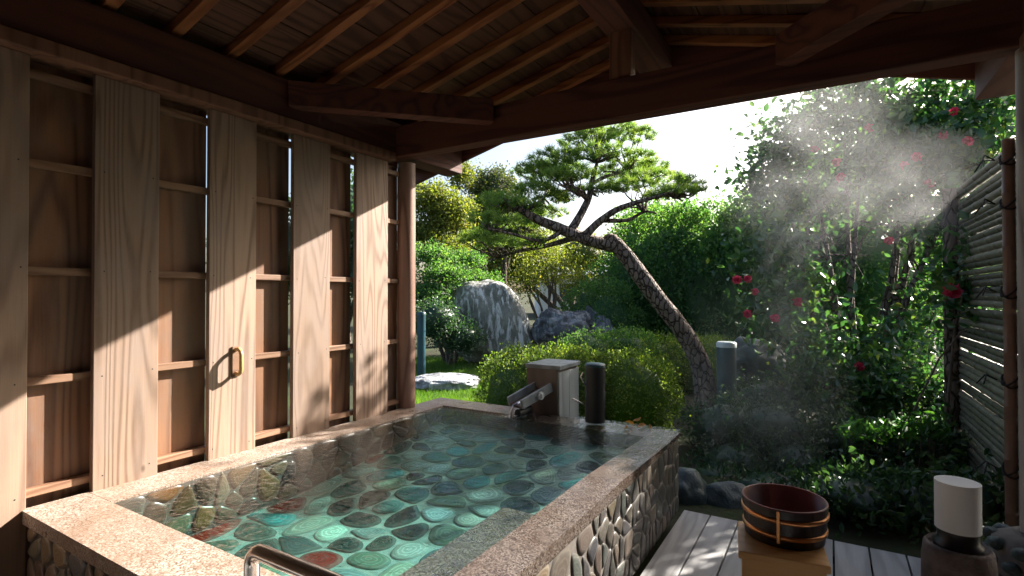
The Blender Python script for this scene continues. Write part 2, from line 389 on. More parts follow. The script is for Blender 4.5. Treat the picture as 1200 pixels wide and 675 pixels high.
def tag(o, label=None, cat=None, group=None, kind=None):
    for k, v in (('label', label), ('category', cat), ('group', group), ('kind', kind)):
        if v: o[k] = v
    return o
def thing(name, loc, label, cat, group=None):
    o = bpy.data.objects.new(name, None); o.empty_display_size = .1; COL.objects.link(o); o.location = loc
    return tag(o, label, cat, group)

def fast_mesh(name, V, Fc, rnd, mat, parent=None, smooth=False):
    """V (n,3) float, Fc (m,k) int"""
    me = bpy.data.meshes.new(name); m, k = Fc.shape
    me.vertices.add(len(V)); me.vertices.foreach_set('co', V.astype(np.float32).ravel())
    me.loops.add(m * k); me.loops.foreach_set('vertex_index', Fc.astype(np.int32).ravel())
    me.polygons.add(m); me.polygons.foreach_set('loop_start', np.arange(0, m * k, k, dtype=np.int32))
    me.update(calc_edges=True)
    at = me.attributes.new('rnd', 'FLOAT', 'FACE'); at.data.foreach_set('value', rnd.astype(np.float32))
    if smooth: me.polygons.foreach_set('use_smooth', [True] * m)
    me.materials.append(mat)
    o = bpy.data.objects.new(name, me); COL.objects.link(o)
    if parent is not None: attach(o, parent)
    return o

def unit(a): return a / np.maximum(np.linalg.norm(a, axis=-1, keepdims=True), 1e-9)
def leaves(C, D, L, W, rnd, fold=0.25):
    """leaf blades: centres C, length direction D, lengths L, widths W -> verts, quads (two per leaf)"""
    n = len(C); R = unit(RNG.normal(size=(n, 3))); S = unit(np.cross(D, R)); U = np.cross(S, D)
    L = np.broadcast_to(np.asarray(L).reshape(-1, 1), (n, 1)); W = np.broadcast_to(np.asarray(W).reshape(-1, 1), (n, 1))
    b = C - D * L / 2; tip = C + D * L / 2 - U * L * .12
    m1 = C - D * L * .12; m2 = C + D * L * .2
    l1 = m1 + S * W * .5 + U * W * fold; l2 = m2 + S * W * .42 + U * W * fold
    r1 = m1 - S * W * .5 + U * W * fold; r2 = m2 - S * W * .42 + U * W * fold
    V = np.stack([b, l1, l2, tip, r2, r1], 1).reshape(-1, 3)
    i = np.arange(n)[:, None] * 6
    F = np.concatenate([i + np.array([[0, 1, 2, 3]]), i + np.array([[0, 3, 4, 5]])], 0)
    return V, F, np.concatenate([rnd, rnd])

def blob_points(blobs, n, shell=0.35, clump=0.0, top_bias=0.0):
    """sample points in the outer shell of ellipsoids (c, r) -> points, outward normals"""
    vol = np.array([r[0] * r[2] + r[1] * r[2] + r[0] * r[1] for c, r in blobs]); vol = vol / vol.sum()
    idx = RNG.choice(len(blobs), n, p=vol)
    c = np.array([list(b[0]) for b in blobs])[idx]; r = np.array([list(b[1]) for b in blobs])[idx]
    d = unit(RNG.normal(size=(n, 3)))
    if top_bias: d[:, 2] = np.where(RNG.random(n) < top_bias, np.abs(d[:, 2]), d[:, 2])
    # lumpy radius
    lump = 1 + 0.10 * np.sin(d[:, 0] * 7 + c[:, 0] * 5) * np.sin(d[:, 1] * 6 + c[:, 1] * 3) + 0.08 * np.sin(d[:, 2] * 9 + c[:, 0] * 9)
    k = (1 - shell * RNG.random(n) ** 1.6) * lump
    p = c + d * r * k[:, None]
    return p, unit(d / r), idx

def foliage(name, blobs, n, size, mat, parent=None, shell=.35, aspect=.5, up=.3, outw=.7, rand=.8, clumpy=True, fold=.2, keep=None, top_bias=0.0):
    p, nrm, idx = blob_points(blobs, n, shell, 0, top_bias)
    if clumpy:   # gather the leaves into sprays
        nc = max(8, n // 14); cp, cn, _ = blob_points(blobs, nc, shell, 0, top_bias)
        own = RNG.integers(0, nc, n); mix = RNG.random(n) < .75
        off = RNG.normal(size=(n, 3)) * size * 1.5
        p = np.where(mix[:, None], cp[own] + off, p); nrm = np.where(mix[:, None], cn[own], nrm)
        rb = RNG.random(nc)[own]; rnd = np.clip(.55 * rb + .45 * RNG.random(n), 0, 1)
    else: rnd = RNG.random(n)
    if keep is not None:
        k = keep(p); p = p[k]; nrm = nrm[k]; rnd = rnd[k]; n = len(p)
    d = unit(nrm * outw + np.array([0, 0, up]) + RNG.normal(size=(n, 3)) * rand)
    L = size * (0.7 + .6 * RNG.random(n))
    V, F, r = leaves(p, d, L, L * aspect, rnd, fold)
    return fast_mesh(name, V, F, r, mat, parent)

def ico(c, r, sub=3, amp=.12, freq=1.6, seed=0.0, sq=1.0):
    """lumpy ellipsoid as verts, faces"""
    import bmesh
    bm = bmesh.new(); bmesh.ops.create_icosphere(bm, subdivisions=sub, radius=1)
    V = []
    for v in bm.verts:
        q = v.co.normalized()
        if sq != 1.0:
            q = Vector([math.copysign(abs(a) ** sq, a) for a in q])
        nz = mnoise.fractal(q * freq + Vector((seed, seed * 1.7, -seed)), .8, 2.0, 4)
        q = q * (1 + amp * nz)
        V.append((c[0] + q.x * r[0], c[1] + q.y * r[1], c[2] + q.z * r[2]))
    F = [tuple(v.index for v in f.verts) for f in bm.faces]; bm.free(); return V, F
def core(name, blobs, k, mat, parent):
    mb = MB()
    for i, (c, r) in enumerate(blobs):
        V, F = ico(c, [q * k for q in r], 3, .25, 2.2, i * 1.3); mb.add(V, F, .25, True)
    return mb.build(name, mat, parent)

# ------------------------------------------------------------------ ground
def build_ground():
    mb = MB(); n = 60; R = 150.0
    xs = np.sign(np.linspace(-1, 1, n)) * np.abs(np.linspace(-1, 1, n)) ** 2.2 * R
    V = []; 
    for y in xs:
        for x in xs:
            z = -0.10 + 0.05 * mnoise.noise(Vector((x * .4, y * .4, 0))) + max(0, (math.hypot(x, y) - 9)) * .012
            V.append((x - 1, y + 4, z))
    F = [(j * n + i, j * n + i + 1, (j + 1) * n + i + 1, (j + 1) * n + i) for j in range(n - 1) for i in range(n - 1)]
    mb.add(V, F, .5, True)
    tag(mb.build('ground', M['ground']), kind='structure')
build_ground()
def gz(x, y): return -0.10 + max(0, (math.hypot(x + 1, y - 4) - 9)) * .012

# deck
mb = MB(); x = -0.84
while x < 1.6:
    mb.box((x, -1.5, -0.035), (x + .162, 3.63 + random.uniform(-.006, .006), random.uniform(-.002, .002))); x += .171
x = -0.855 - .171
while x > -3.0:      # boards on the near side of the bath
    mb.box((x, -1.5, -0.035), (x + .162, .86, random.uniform(-.002, .002))); x -= .171
tag(mb.build('deck', M['deck'], bevel=.003), kind='structure')
mb = MB()
mb.box((-0.84, 3.50, -.16), (1.6, 3.56, -.04)); mb.box((-0.84, 1.5, -.16), (1.6, 1.56, -.04))
tag(mb.build('deck_joist', M['beam_x']), kind='structure')

# ------------------------------------------------------------------ pavilion roof
RX, SL = -1.05, 0.26
def rz(x): return 2.76 + SL * (1.75 - abs(x - RX))       # underside of the rafters
YG = 3.86; YB = -1.7; XL, XR = -3.40, 1.30
pav = thing('bath_pavilion', (RX, 1.5, 0), 'dark stained timber pavilion roof with king post and open rafters over the bath', 'pavilion')
def part(mb, name, mat, bevel=.004, parent=pav): return mb.build(name, mat, parent, bevel)
for side, x0, x1 in ((0, -2.99, -2.80), (1, 0.69, 0.88)):
    mb = MB(); mb.box((x0, YB, 2.502), (x1, 3.80, 2.73)); part(mb, 'wall_plate', M['beam_y'])
    mb = MB(); xa, xb = (x0 - .01, x1 + .012) if side == 0 else (x0 - .012, x1 + .01)
    mb.box((xa, YB, 2.44), (xb, 2.955 if side == 0 else 2.955, 2.50)); part(mb, 'lip_board', M['beam_z'])
mb = MB(); mb.box((-3.05, 2.96, 2.47), (1.35, 3.08, 2.70)); part(mb, 'lintel', M['beam_x'], .006)
mb = MB(); mb.box((RX - .065, 2.975, 2.70), (RX + .065, 3.065, 2.985)); part(mb, 'king_post', M['beam_z'])
mb = MB(); mb.box((RX - .09, YB, 2.985), (RX + .09, 3.82, 3.19)); part(mb, 'ridge_beam', M['beam_y'], .006)
mb = MB(); mb.prism((-2.81, 2.05, 2.57), (-1.92, 2.94, 2.57), .10, .15); part(mb, 'corner_brace', M['beam_x'])
mb = MB(); mb.prism((.70, 2.05, 2.57), (-.19, 2.94, 2.57), .10, .15); part(mb, 'corner_brace', M['beam_x'])
y = 1.41 - .29 * 10
while y < 3.80:
    for sx in (-1, 1):
        xe = XL + .04 if sx < 0 else XR - .04
        mb = MB(); mb.prism((xe, y, rz(xe)), (RX + sx * .0 , y, rz(RX)), .055, .05) if sx < 0 else mb.prism((RX, y, rz(RX)), (xe, y, rz(xe)), .055, .05)
        part(mb, 'rafter', M['rafter'], .003)
    y += .29
# sheathing planks that run along the ridge, each lapping the next by a few mm
c = 1 / math.sqrt(1 + SL * SL)
for sx in (-1, 1):
    mb = MB(); k = 0; xx = 0.0; W = 2.36
    while xx < W:
        w0 = min(.118, W - xx); xa = RX + sx * xx; xb = RX + sx * (xx + w0)
        t0 = .0545 + (.004 if k % 2 else 0)
        for (ya, yb) in ((YB, .7 + .3 * (k % 3)), (.703 + .3 * (k % 3), 3.84)):
            v = []
            for zt in (t0, t0 + .012):
                v += [(xa, ya, rz(xa) + zt), (xb, ya, rz(xb) + zt), (xb, yb, rz(xb) + zt), (xa, yb, rz(xa) + zt)]
            f = [(0,3,2,1),(4,5,6,7),(0,1,5,4),(1,2,6,5),(2,3,7,6),(3,0,4,7)]
            mb.add(v, f, random.random())
        xx += .122; k += 1
    mb.build('sheathing', M['sheath'], pav)
    mb = MB(); v = []
    xa, xb = RX, (XL if sx < 0 else XR)
    for zt in (.085, .15):
        v += [(xa, YB - .1, rz(xa) + zt), (xb, YB - .1, rz(xb) + zt), (xb, YG + .03, rz(xb) + zt), (xa, YG + .03, rz(xa) + zt)]
    mb.add(v, [(0,3,2,1),(4,5,6,7),(0,1,5,4),(1,2,6,5),(2,3,7,6),(3,0,4,7)]); mb.build('roof_covering', M['roofing'], pav)
    # bargeboard at the gable end
    mb = MB(); v = []
    for yy in (YG - .03, YG):
        v += [(xa, yy, rz(xa) - .13), (xb, yy, rz(xb) - .13), (xb, yy, rz(xb) + .083), (xa, yy, rz(xa) + .083)]
    mb.add(v, [(0,1,2,3),(7,6,5,4),(0,4,5,1),(1,5,6,2),(2,6,7,3),(3,7,4,0)]); part(mb, 'bargeboard', M['beam_x'], .003)
    # fascia along the eave
    mb = MB(); mb.box((xb - .012, YB, rz(xb) - .01), (xb + .012, YG - .04, rz(xb) + .08)); part(mb, 'fascia', M['beam_y'], .003)
# posts
mb = MB(); mb.tube([(-2.885, 3.17, 0.0), (-2.885, 3.17, 2.47)], .072, 20); mb.build('post', M['post_left'], pav)
mb = MB(); mb.tube([(.756, 3.02, 0.44), (.756, 3.02, 2.47)], .075, 20); mb.build('post', M['post_pale'], pav)['label'] = 'pale weathered round post'
mb = MB(); mb.box((-2.97, -1.6, 0), (-2.82, -1.45, 2.44)); part(mb, 'post', M['beam_z'])
mb = MB(); mb.box((.71, -1.6, 0), (.86, -1.45, 2.44)); part(mb, 'post', M['beam_z'])

# the bathhouse wall the photographer stands against
bw = thing('bathhouse_wall', (-1, -1.66, 0), 'brown boarded bathhouse wall behind the deck', 'wall')
mb = MB(); x = -3.0
while x < 1.6: mb.box((x, -1.68, 0.0), (x + .148, -1.65, 2.95)); x += .15
mb.build('boarding', M['panel'], bw, .003)

sw = thing('added_side_wall', (.98, .5, 0), 'brown boarded wall added out of view at the right to keep sky light out of the pavilion', 'wall')  # unseen wall added to block sky light and darken the interior
mb = MB(); y = -1.64
while y < 2.75: mb.box((.96, y, 0.0), (.99, y + .148, 2.60)); y += .15
mb.build('boarding', M['panel'], sw, .003)

# ------------------------------------------------------------------ plank wall on the left
pw = thing('plank_wall', (-2.9, 1.2, 0), 'tall cedar plank wall of wide boards nailed over recessed panels and rails', 'wall')
edges = [(-1.45, -1.18), (-.94, -.67), (-.44, -.17), (.07, .34), (.585, .85), (1.08, 1.35), (1.60, 1.87), (2.12, 2.40), (2.63, 2.94)]
boards = []
for a, b in edges:
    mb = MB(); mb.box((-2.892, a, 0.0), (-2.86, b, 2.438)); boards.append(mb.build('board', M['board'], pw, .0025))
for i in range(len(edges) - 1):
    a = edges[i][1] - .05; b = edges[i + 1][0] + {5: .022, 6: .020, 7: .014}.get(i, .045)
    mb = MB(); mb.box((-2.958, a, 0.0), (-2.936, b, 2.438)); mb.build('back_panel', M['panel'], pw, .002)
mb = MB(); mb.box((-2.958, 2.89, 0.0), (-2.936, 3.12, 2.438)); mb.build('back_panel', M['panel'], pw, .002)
for z in (.12, .58, 1.05, 1.52, 1.98, 2.36):
    mb = MB(); mb.box((-2.9345, -1.5, z), (-2.8935, 3.10, z + .034)); mb.build('rail', M['board_side'], pw, .003)
# nail heads on the boards
for a, b in edges[3:]:
    mb = MB()
    for z in (.6, 1.07, 1.54, 2.0):
        for yy in (a + .03, b - .03): mb.lathe([(.0032, 0), (.0032, .0012)], (0, 0, 0), 8, Matrix.Translation((-2.8605, yy + random.uniform(-.01, .01), z + random.uniform(-.01, .01))) @ Matrix.Rotation(math.pi / 2, 4, 'Y'))
    mb.build('nail_heads', M['black'], boards[edges.index((a, b))])
# D shaped wooden handle on the third board
hd = thing('wooden_handle', (-2.858, 1.74, 1.06), 'small D shaped wooden handle fixed to the plank wall', 'handle')
mb = MB(); yy = 1.745
mb.tube([(-2.86, yy, 1.125), (-2.825, yy, 1.130), (-2.806, yy, 1.118), (-2.800, yy, 1.10), (-2.800, yy, 1.02), (-2.806, yy, 1.002), (-2.825, yy, .99), (-2.86, yy, .995)], .011, 10)
mb.build('grip', M['cypress'], hd)
mb = MB(); mb.box((-2.8595, yy - .022, .975), (-2.850, yy + .022, 1.145)); mb.build('back_plate', M['board_side'], hd, .004)

# ------------------------------------------------------------------ bath
ZT = .54
def clip(poly, n, d):
    out_ = []
    for i in range(len(poly)):
        a = poly[i]; b = poly[(i + 1) % len(poly)]
        da = n[0] * a[0] + n[1] * a[1] - d; db = n[0] * b[0] + n[1] * b[1] - d
        if da <= 0: out_.append(a)
        if da * db < 0:
            k = da / (da - db); out_.append((a[0] + (b[0] - a[0]) * k, a[1] + (b[1] - a[1]) * k))
    return out_
def pebbles(name, W, H, sx, sy, to3, normal, pal, mat, parent, gap=.006, thick=.008, seed=1, force=()):
    """tightly laid stones (rounded voronoi cells) on a W x H rectangle; to3 maps (a,b) to 3D"""
    rnd = random.Random(seed); pts = []
    ny = int(H / sy); nx = int(W / sx)
    for j in range(ny + 1):
        for i in range(nx + 1):
            if rnd.random() < .09: continue
            px = (i + .5 * (j % 2) + rnd.uniform(-.42, .42)) * sx; py = (j + .5 + rnd.uniform(-.38, .38)) * sy
            if 0.01 < px < W - .01 and 0.01 < py < H - .01: pts.append((px, py))
    V = []; F = []; pc = []; pr = []; nrm = Vector(normal)
    for i, (px, py) in enumerate(pts):
        poly = [(max(0, px - sx * 1.6), max(0, py - sy * 1.6)), (min(W, px + sx * 1.6), max(0, py - sy * 1.6)), (min(W, px + sx * 1.6), min(H, py + sy * 1.6)), (max(0, px - sx * 1.6), min(H, py + sy * 1.6))]
        for j, (qx, qy) in enumerate(pts):
            if i == j or abs(qx - px) > 3 * sx or abs(qy - py) > 3 * sy: continue
            nx_, ny_ = qx - px, qy - py; l = math.hypot(nx_, ny_); nx_ /= l; ny_ /= l
            poly = clip(poly, (nx_, ny_), nx_ * (px + qx) / 2 + ny_ * (py + qy) / 2 - gap * rnd.uniform(.5, 1.5))
            if len(poly) < 3: break
        if len(poly) < 3: continue
        for _ in range(2):      # round the corners
            q = []
            for a_, b_ in zip(poly, poly[1:] + poly[:1]):
                q += [(a_[0] * .75 + b_[0] * .25, a_[1] * .75 + b_[1] * .25), (a_[0] * .25 + b_[0] * .75, a_[1] * .25 + b_[1] * .75)]
            poly = q
        cx = sum(q[0] for q in poly) / len(poly); cyy = sum(q[1] for q in poly) / len(poly)
        if force:      # river stones: pull the outline towards an ellipse
            ea = .92 * max(abs(q[0] - cx) for q in poly); eb = .92 * max(abs(q[1] - cyy) for q in poly); q2 = []
            for q in poly:
                an = math.atan2((q[1] - cyy) / eb, (q[0] - cx) / ea); ex, ey = cx + ea * math.cos(an), cyy + eb * math.sin(an)
                if math.hypot(ex - cx, ey - cyy) > math.hypot(q[0] - cx, q[1] - cyy) * 1.04: ex, ey = cx + (q[0] - cx) * 1.02, cyy + (q[1] - cyy) * 1.02
                q2.append((q[0] * .4 + ex * .6, q[1] * .4 + ey * .6))
            poly = q2
        poly = [(cx + (q[0] - cx) * (1 + .035 * math.sin(5 * k / len(poly) * 6.28 + i)), cyy + (q[1] - cyy) * (1 + .035 * math.cos(3 * k / len(poly) * 6.28 + i))) for k, q in enumerate(poly)]
        base = len(V); n = len(poly); col = rnd.choice(pal); jt = rnd.uniform(.6, 1.15); col = [min(.9, q * jt * rnd.uniform(.93, 1.07)) for q in col]
        for fa, fb_, fr_c, fc in force:
            if math.hypot(cx - fa, cyy - fb_) < fr_c: col = list(fc)
        for s_, h in ((1.0, 0), (.93, .65), (.6, .95)):
            for q in poly:
                V.append(Vector(to3(cx + (q[0] - cx) * s_, cyy + (q[1] - cyy) * s_)) + nrm * (h * thick)); pr.append(s_ )
        V.append(Vector(to3(cx, cyy)) + nrm * thick); pr.append(0.0)
        for k in range(n):
            k2 = (k + 1) % n
            F += [(base + k, base + k2, base + n + k2, base + n + k), (base + n + k, base + n + k2, base + 2 * n + k2, base + 2 * n + k), (base + 2 * n + k, base + 2 * n + k2, base + 3 * n)]
            pc += [col] * 3
    me = bpy.data.meshes.new(name); me.from_pydata(V, [], F)
    me.polygons.foreach_set('use_smooth', [True] * len(F))
    a = me.attributes.new('pc', 'FLOAT_COLOR', 'FACE'); a.data.foreach_set('color', np.array([(*q, 1) for q in pc], dtype=np.float32).ravel())
    a = me.attributes.new('pr', 'FLOAT', 'POINT'); a.data.foreach_set('value', pr)
    # make normals point along the given one
    me.update()
    if me.polygons[2].normal.dot(nrm) < 0: me.flip_normals()
    me.materials.append(mat); o = bpy.data.objects.new(name, me); COL.objects.link(o); attach(o, parent); return o

bath = thing('stone_bath', (-1.86, 2.2, 0), 'rectangular open air bath with granite rim and agate pebble walls and floor', 'bath')
TX0, TX1, TY0, TY1 = -2.88, -.86, .85, 3.60
IX0, IX1, IY0, IY1 = -2.66, -1.03, 1.07, 3.36
ZF = .275
mb = MB()   # shell as four butt-ended walls and a floor
mb.box((TX0 + .03, TY0 + .01, 0), (IX0, TY1 - .01, ZT - .052)); mb.box((IX1, TY0 + .01, 0), (TX1 - .01, TY1 - .01, ZT - .052))
mb.box((IX0, TY0 + .01, 0), (IX1, IY0, ZT - .052)); mb.box((IX0, IY1, 0), (IX1, TY1 - .01, ZT - .052)); 
shell = mb.build('shell', M['grout_dark'], bath)
mb = MB(); mb.add([(IX0 + .0025, IY0, ZF), (IX0 + .0025, IY1 - .003, ZF), (IX0 + .0025, IY1 - .003, .534), (IX0 + .0025, IY0, .534)], [(0, 1, 2, 3)])
mb.add([(IX0 + .003, IY1 - .0025, ZF), (IX1, IY1 - .0025, ZF), (IX1, IY1 - .0025, .514), (IX0 + .003, IY1 - .0025, .514)], [(0, 1, 2, 3)]); mb.build('lining_mortar', M['lining_grout'], bath)
def zf(y): return ZF + .115 * max(0.0, y - 1.95)      # floor raised towards the spout end, a slope added to imitate refraction
mb = MB(); ys = [IY0 + (IY1 - IY0) * i / 24 for i in range(25)]
mb.add([(x, y, zf(y) - .012) for y in ys for x in (IX0, IX1)], [(2 * i, 2 * i + 1, 2 * i + 3, 2 * i + 2) for i in range(24)]); mb.build('floor_bed', M['grout'], bath)
def slab(x0, x1, y0, y1, ztop, name, mat='granite'):
    nx = max(2, int((x1 - x0) / .04)); ny = max(2, int((y1 - y0) / .04)); V = []
    for j in range(ny + 1):
        for i in range(nx + 1):
            x = x0 + (x1 - x0) * i / nx; y = y0 + (y1 - y0) * j / ny
            V.append((x, y, ztop(x, y) + .0012 * mnoise.noise(Vector((x * 6, y * 6, 0)))))
    F = [(j * (nx + 1) + i, j * (nx + 1) + i + 1, (j + 1) * (nx + 1) + i + 1, (j + 1) * (nx + 1) + i) for j in range(ny) for i in range(nx)]
    m_ = MB(); m_.add(V, F, .5, False)
    # sides
    def side(idx):
        vs = [V[k] for k in idx]; lo = [(q[0], q[1], ZT - .05) for q in vs]; n = len(vs)
        m_.add(vs + lo, [(k, k + 1, n + k + 1, n + k) for k in range(n - 1)], .5)
    side([i for i in range(nx + 1)]); side([ny * (nx + 1) + i for i in range(nx + 1)][::-1])
    side([j * (nx + 1) for j in range(ny + 1)][::-1]); side([j * (nx + 1) + nx for j in range(ny + 1)])
    m_.box((x0 + .002, y0 + .002, ZT - .051), (x1 - .002, y1 - .002, ZT - .03))
    return m_.build(name, M[mat], bath)
WZ = .536
def ztr(x, y): return .544 - .013 * min(1, max(0, (y - 2.5) / .7)) if x > -1.2 else .543
G = .0015
slab(TX0, -1.92 - G, TY0 - .012, IY0, lambda x, y: .544, 'coping'); slab(-1.92 + G, TX1, TY0 - .012, IY0, lambda x, y: .5445, 'coping')
slab(TX0, IX0, IY0 + .002, 2.24 - G, lambda x, y: .544, 'coping'); slab(TX0, IX0, 2.24 + G, IY1 - .002, lambda x, y: .5435, 'coping')
frx = lambda x, y: .545 - .026 * min(1, max(0, (y - 2.45) / .8))
slab(IX1, TX1 + .004, IY0 + .002, 2.05 - G, frx, 'coping', 'granite_wet_shaded'); slab(IX1, TX1 + .004, 2.05 + G, IY1 - .002, frx, 'coping', 'granite_wet_shaded')
slab(TX0, -2.02 - G, IY1, TY1, lambda x, y: .544, 'coping'); slab(-2.02 + G, TX1 + .004, IY1, TY1, lambda x, y: .519, 'coping', 'granite_wet_shaded')
pal_floor = [(.50, .58, .52), (.62, .66, .58), (.68, .70, .62), (.54, .58, .46), (.48, .50, .40), (.34, .48, .42), (.10, .30, .28), (.02, .10, .10), (.45, .52, .40), (.38, .44, .28), (.03, .07, .06), (.20, .30, .22), (.02, .03, .03),
             (.10, .12, .09), (.03, .36, .38), (.015, .14, .13), (.04, .06, .05), (.02, .03, .025), (.05, .10, .09), (.06, .40, .42), (.66, .70, .66), (.50, .64, .60), (.015, .05, .05), (.30, .42, .40), (.25, .30, .34), (.16, .20, .14), (.40, .46, .42), (.56, .60, .50), (.09, .12, .10), (.015, .03, .03), (.02, .06, .055), (.60, .62, .54), (.66, .68, .60)]
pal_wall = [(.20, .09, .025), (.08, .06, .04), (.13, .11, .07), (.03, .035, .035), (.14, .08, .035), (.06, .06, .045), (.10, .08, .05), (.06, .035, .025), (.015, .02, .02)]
pal_out = [(.12, .105, .09), (.085, .08, .075), (.14, .11, .08), (.06, .062, .062), (.11, .115, .105), (.16, .135, .11)]
RED = []
for (u_, v_) in ((262, 622), (335, 592), (445, 546), (352, 648)):
    t_ = (CAMZ - .28) / ((v_ - 344) / FPX); q_ = P(u_, v_, t_); RED.append((q_.x - IX0, q_.y - IY0, .11, (.30, .012, .005)))
pebbles('pebble_floor', IX1 - IX0, IY1 - IY0, .185, .145, lambda a, b: (IX0 + a, IY0 + b, zf(IY0 + b) - .010), (0, 0, 1), pal_floor, M['pebble'], bath, .006, .005, 3, force=RED)
pebbles('pebble_lining', IY1 - IY0, .258, .17, .060, lambda a, b: (IX0 + .003, IY0 + a, ZF + b), (1, 0, 0), pal_wall, M['pebble_dark'], bath, .003, .007, 4)
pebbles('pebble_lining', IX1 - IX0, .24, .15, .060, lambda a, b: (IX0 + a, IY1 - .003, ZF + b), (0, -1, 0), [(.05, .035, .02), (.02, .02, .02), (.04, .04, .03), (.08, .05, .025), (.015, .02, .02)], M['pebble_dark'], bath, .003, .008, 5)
pebbles('pebble_facing', TY1 - TY0 - .02, .485, .072, .125, lambda a, b: (TX1 - .009, TY0 + .01 + a, b), (1, 0, 0), pal_out, M['pebble_out'], bath, .004, .006, 6)
pebbles('pebble_facing', TX1 - TX0 - .04, .485, .072, .125, lambda a, b: (TX0 + .03 + a, TY0 + .009, b), (0, -1, 0), [(.34, .24, .16), (.22, .17, .13), (.30, .26, .21), (.16, .18, .16), (.38, .27, .17)], M['pebble_out'], bath, .004, .012, 7)
mb = MB(); mb.box((-1.32, 1.07, ZF - .01), (-1.052, 2.12, .44)); mb.build('bench', M['granite_wet_shaded'], bath, .006)

# water
m_ = MB(); m_.box((IX0 - .001, IY0 - .001, ZF - .011), (IX1 + .001, IY1 + .001, WZ))
tag(m_.build('water', M['water']), kind='structure')
m_ = MB()
m_.add([(IX1 + .0015, 2.2, WZ), (TX1 + .003, 2.2, WZ), (TX1 + .003, IY1 + .001, WZ), (IX1 + .0015, IY1 + .001, WZ)], [(0, 1, 2, 3)])
m_.add([(-2.018, IY1 + .0015, WZ), (TX1 + .003, IY1 + .0015, WZ), (TX1 + .003, TY1 + .002, WZ), (-2.018, TY1 + .002, WZ)], [(0, 1, 2, 3)])
tag(m_.build('water_film', M['water_film']), kind='structure')

# spout box, trough, post
sb = thing('spout_box', (-1.9, 3.8, 0), 'brown wooden box with a grey side and lid at the far rim of the bath', 'box')
mb = MB(); mb.box((-2.04, 3.62, 0), (-1.775, 3.98, .86)); mb.build('body', M['box_wood'], sb, .004)
mb = MB(); mb.box((-1.773, 3.62, 0), (-1.757, 3.80, .84)); mb.box((-1.773, 3.803, 0), (-1.757, 3.98, .84)); mb.build('side_panel', M['box_grey'], sb, .003)
mb = MB(); mb.box((-2.05, 3.61, .862), (-1.745, 3.99, .892)); mb.build('lid', M['box_grey'], sb, .004)
tr = thing('water_trough', (-1.93, 3.5, .6), 'short open wooden trough pouring hot water into the bath', 'trough')
a = Vector((-1.885, 3.64, .695)); b = Vector((-1.985, 3.36, .60)); d = (b - a).normalized(); s_ = d.cross(Vector((0, 0, 1))).normalized()
mb = MB(); mb.prism(a, b, .128, .02); mb.build('base_board', M['box_wood'], tr, .003)
for k in (-1, 1):
    mb = MB(); mb.prism(a + s_ * .076 * k + Vector((0, 0, .002)), b + s_ * .076 * k + Vector((0, 0, .002)), .022, .068); mb.build('side_board', M['box_grey'], tr, .003)
q = a.lerp(b, .45) - s_ * (.089) + Vector((0, 0, .03))
if (q - Vector((0, 0, 1))).length > (a.lerp(b, .45) + s_ * .089 - Vector((0, 0, 1))).length: q = a.lerp(b, .45) + s_ * .089 + Vector((0, 0, .03)); s_ = -s_
mb = MB(); mb.tube([q - (-s_) * .0, q - s_ * .012], [.03, .03], 16); mb.tube([q - s_ * .012, q - s_ * .022], [.02, .012], 12); mb.build('washer', M['pale_cap'], tr)
mb = MB(); mb.tube([b + Vector((.03, .16, -.035)), b + Vector((.004, .02, -.045))], [.03, .03], 14); mb.build('outlet_pipe', M['black'], tr)
mb = MB(); st = b + Vector((-.005, -.02, .01))
mb.tube([b + Vector((0, .05, .024)), st, st + Vector((-.008, -.02, -.03)), st + Vector((-.012, -.03, -.074))], [.02, .017, .012, .016], 10)
for k in range(26):
    an = random.uniform(0, 6.28); r = random.uniform(.01, .055); V, F = ico((st.x - .012 + r * math.cos(an), st.y - .03 + r * math.sin(an), WZ + random.uniform(0, .02)), [random.uniform(.003, .008)] * 3, 1, 0); mb.add(V, F, .5, True)
def drop_mat():
    m, t, o = new_mat('falling_water'); g = nd(t, 'ShaderNodeBsdfGlossy'); g.inputs['Roughness'].default_value = .08
    tr_ = nd(t, 'ShaderNodeBsdfTransparent'); mx = nd(t, 'ShaderNodeMixShader'); mx.inputs[0].default_value = .45
    t.links.new(tr_.outputs[0], mx.inputs[1]); t.links.new(g.outputs[0], mx.inputs[2]); t.links.new(mx.outputs[0], o.inputs[0]); return m
tag(mb.build('falling_water', drop_mat()), kind='stuff')
dp = thing('round_post', (-1.42, 3.5, .54), 'short dark round post with a green cap standing on the bath rim', 'post')
mb = MB(); mb.lathe([(.07, 0), (.07, .385)], (-1.42, 3.5, .54), 28); mb.build('post_body', M['black'], dp)
mb = MB(); mb.lathe([(.073, 0), (.074, .012), (.066, .022), (.002, .026)], (-1.42, 3.5, .925), 28); mb.build('cap', M['teal'], dp)
mb = MB(); mb.tube([(-1.47, 3.44, .80), (-1.49, 3.41, .86), (-1.475, 3.42, .89)], .008, 8); mb.build('metal_hook', M['steel'], dp); mb = MB(); mb.tube([(-1.48, 3.45, .66), (-1.56, 3.42, .70)], .006, 8); mb.build('metal_lever', M['steel'], dp)

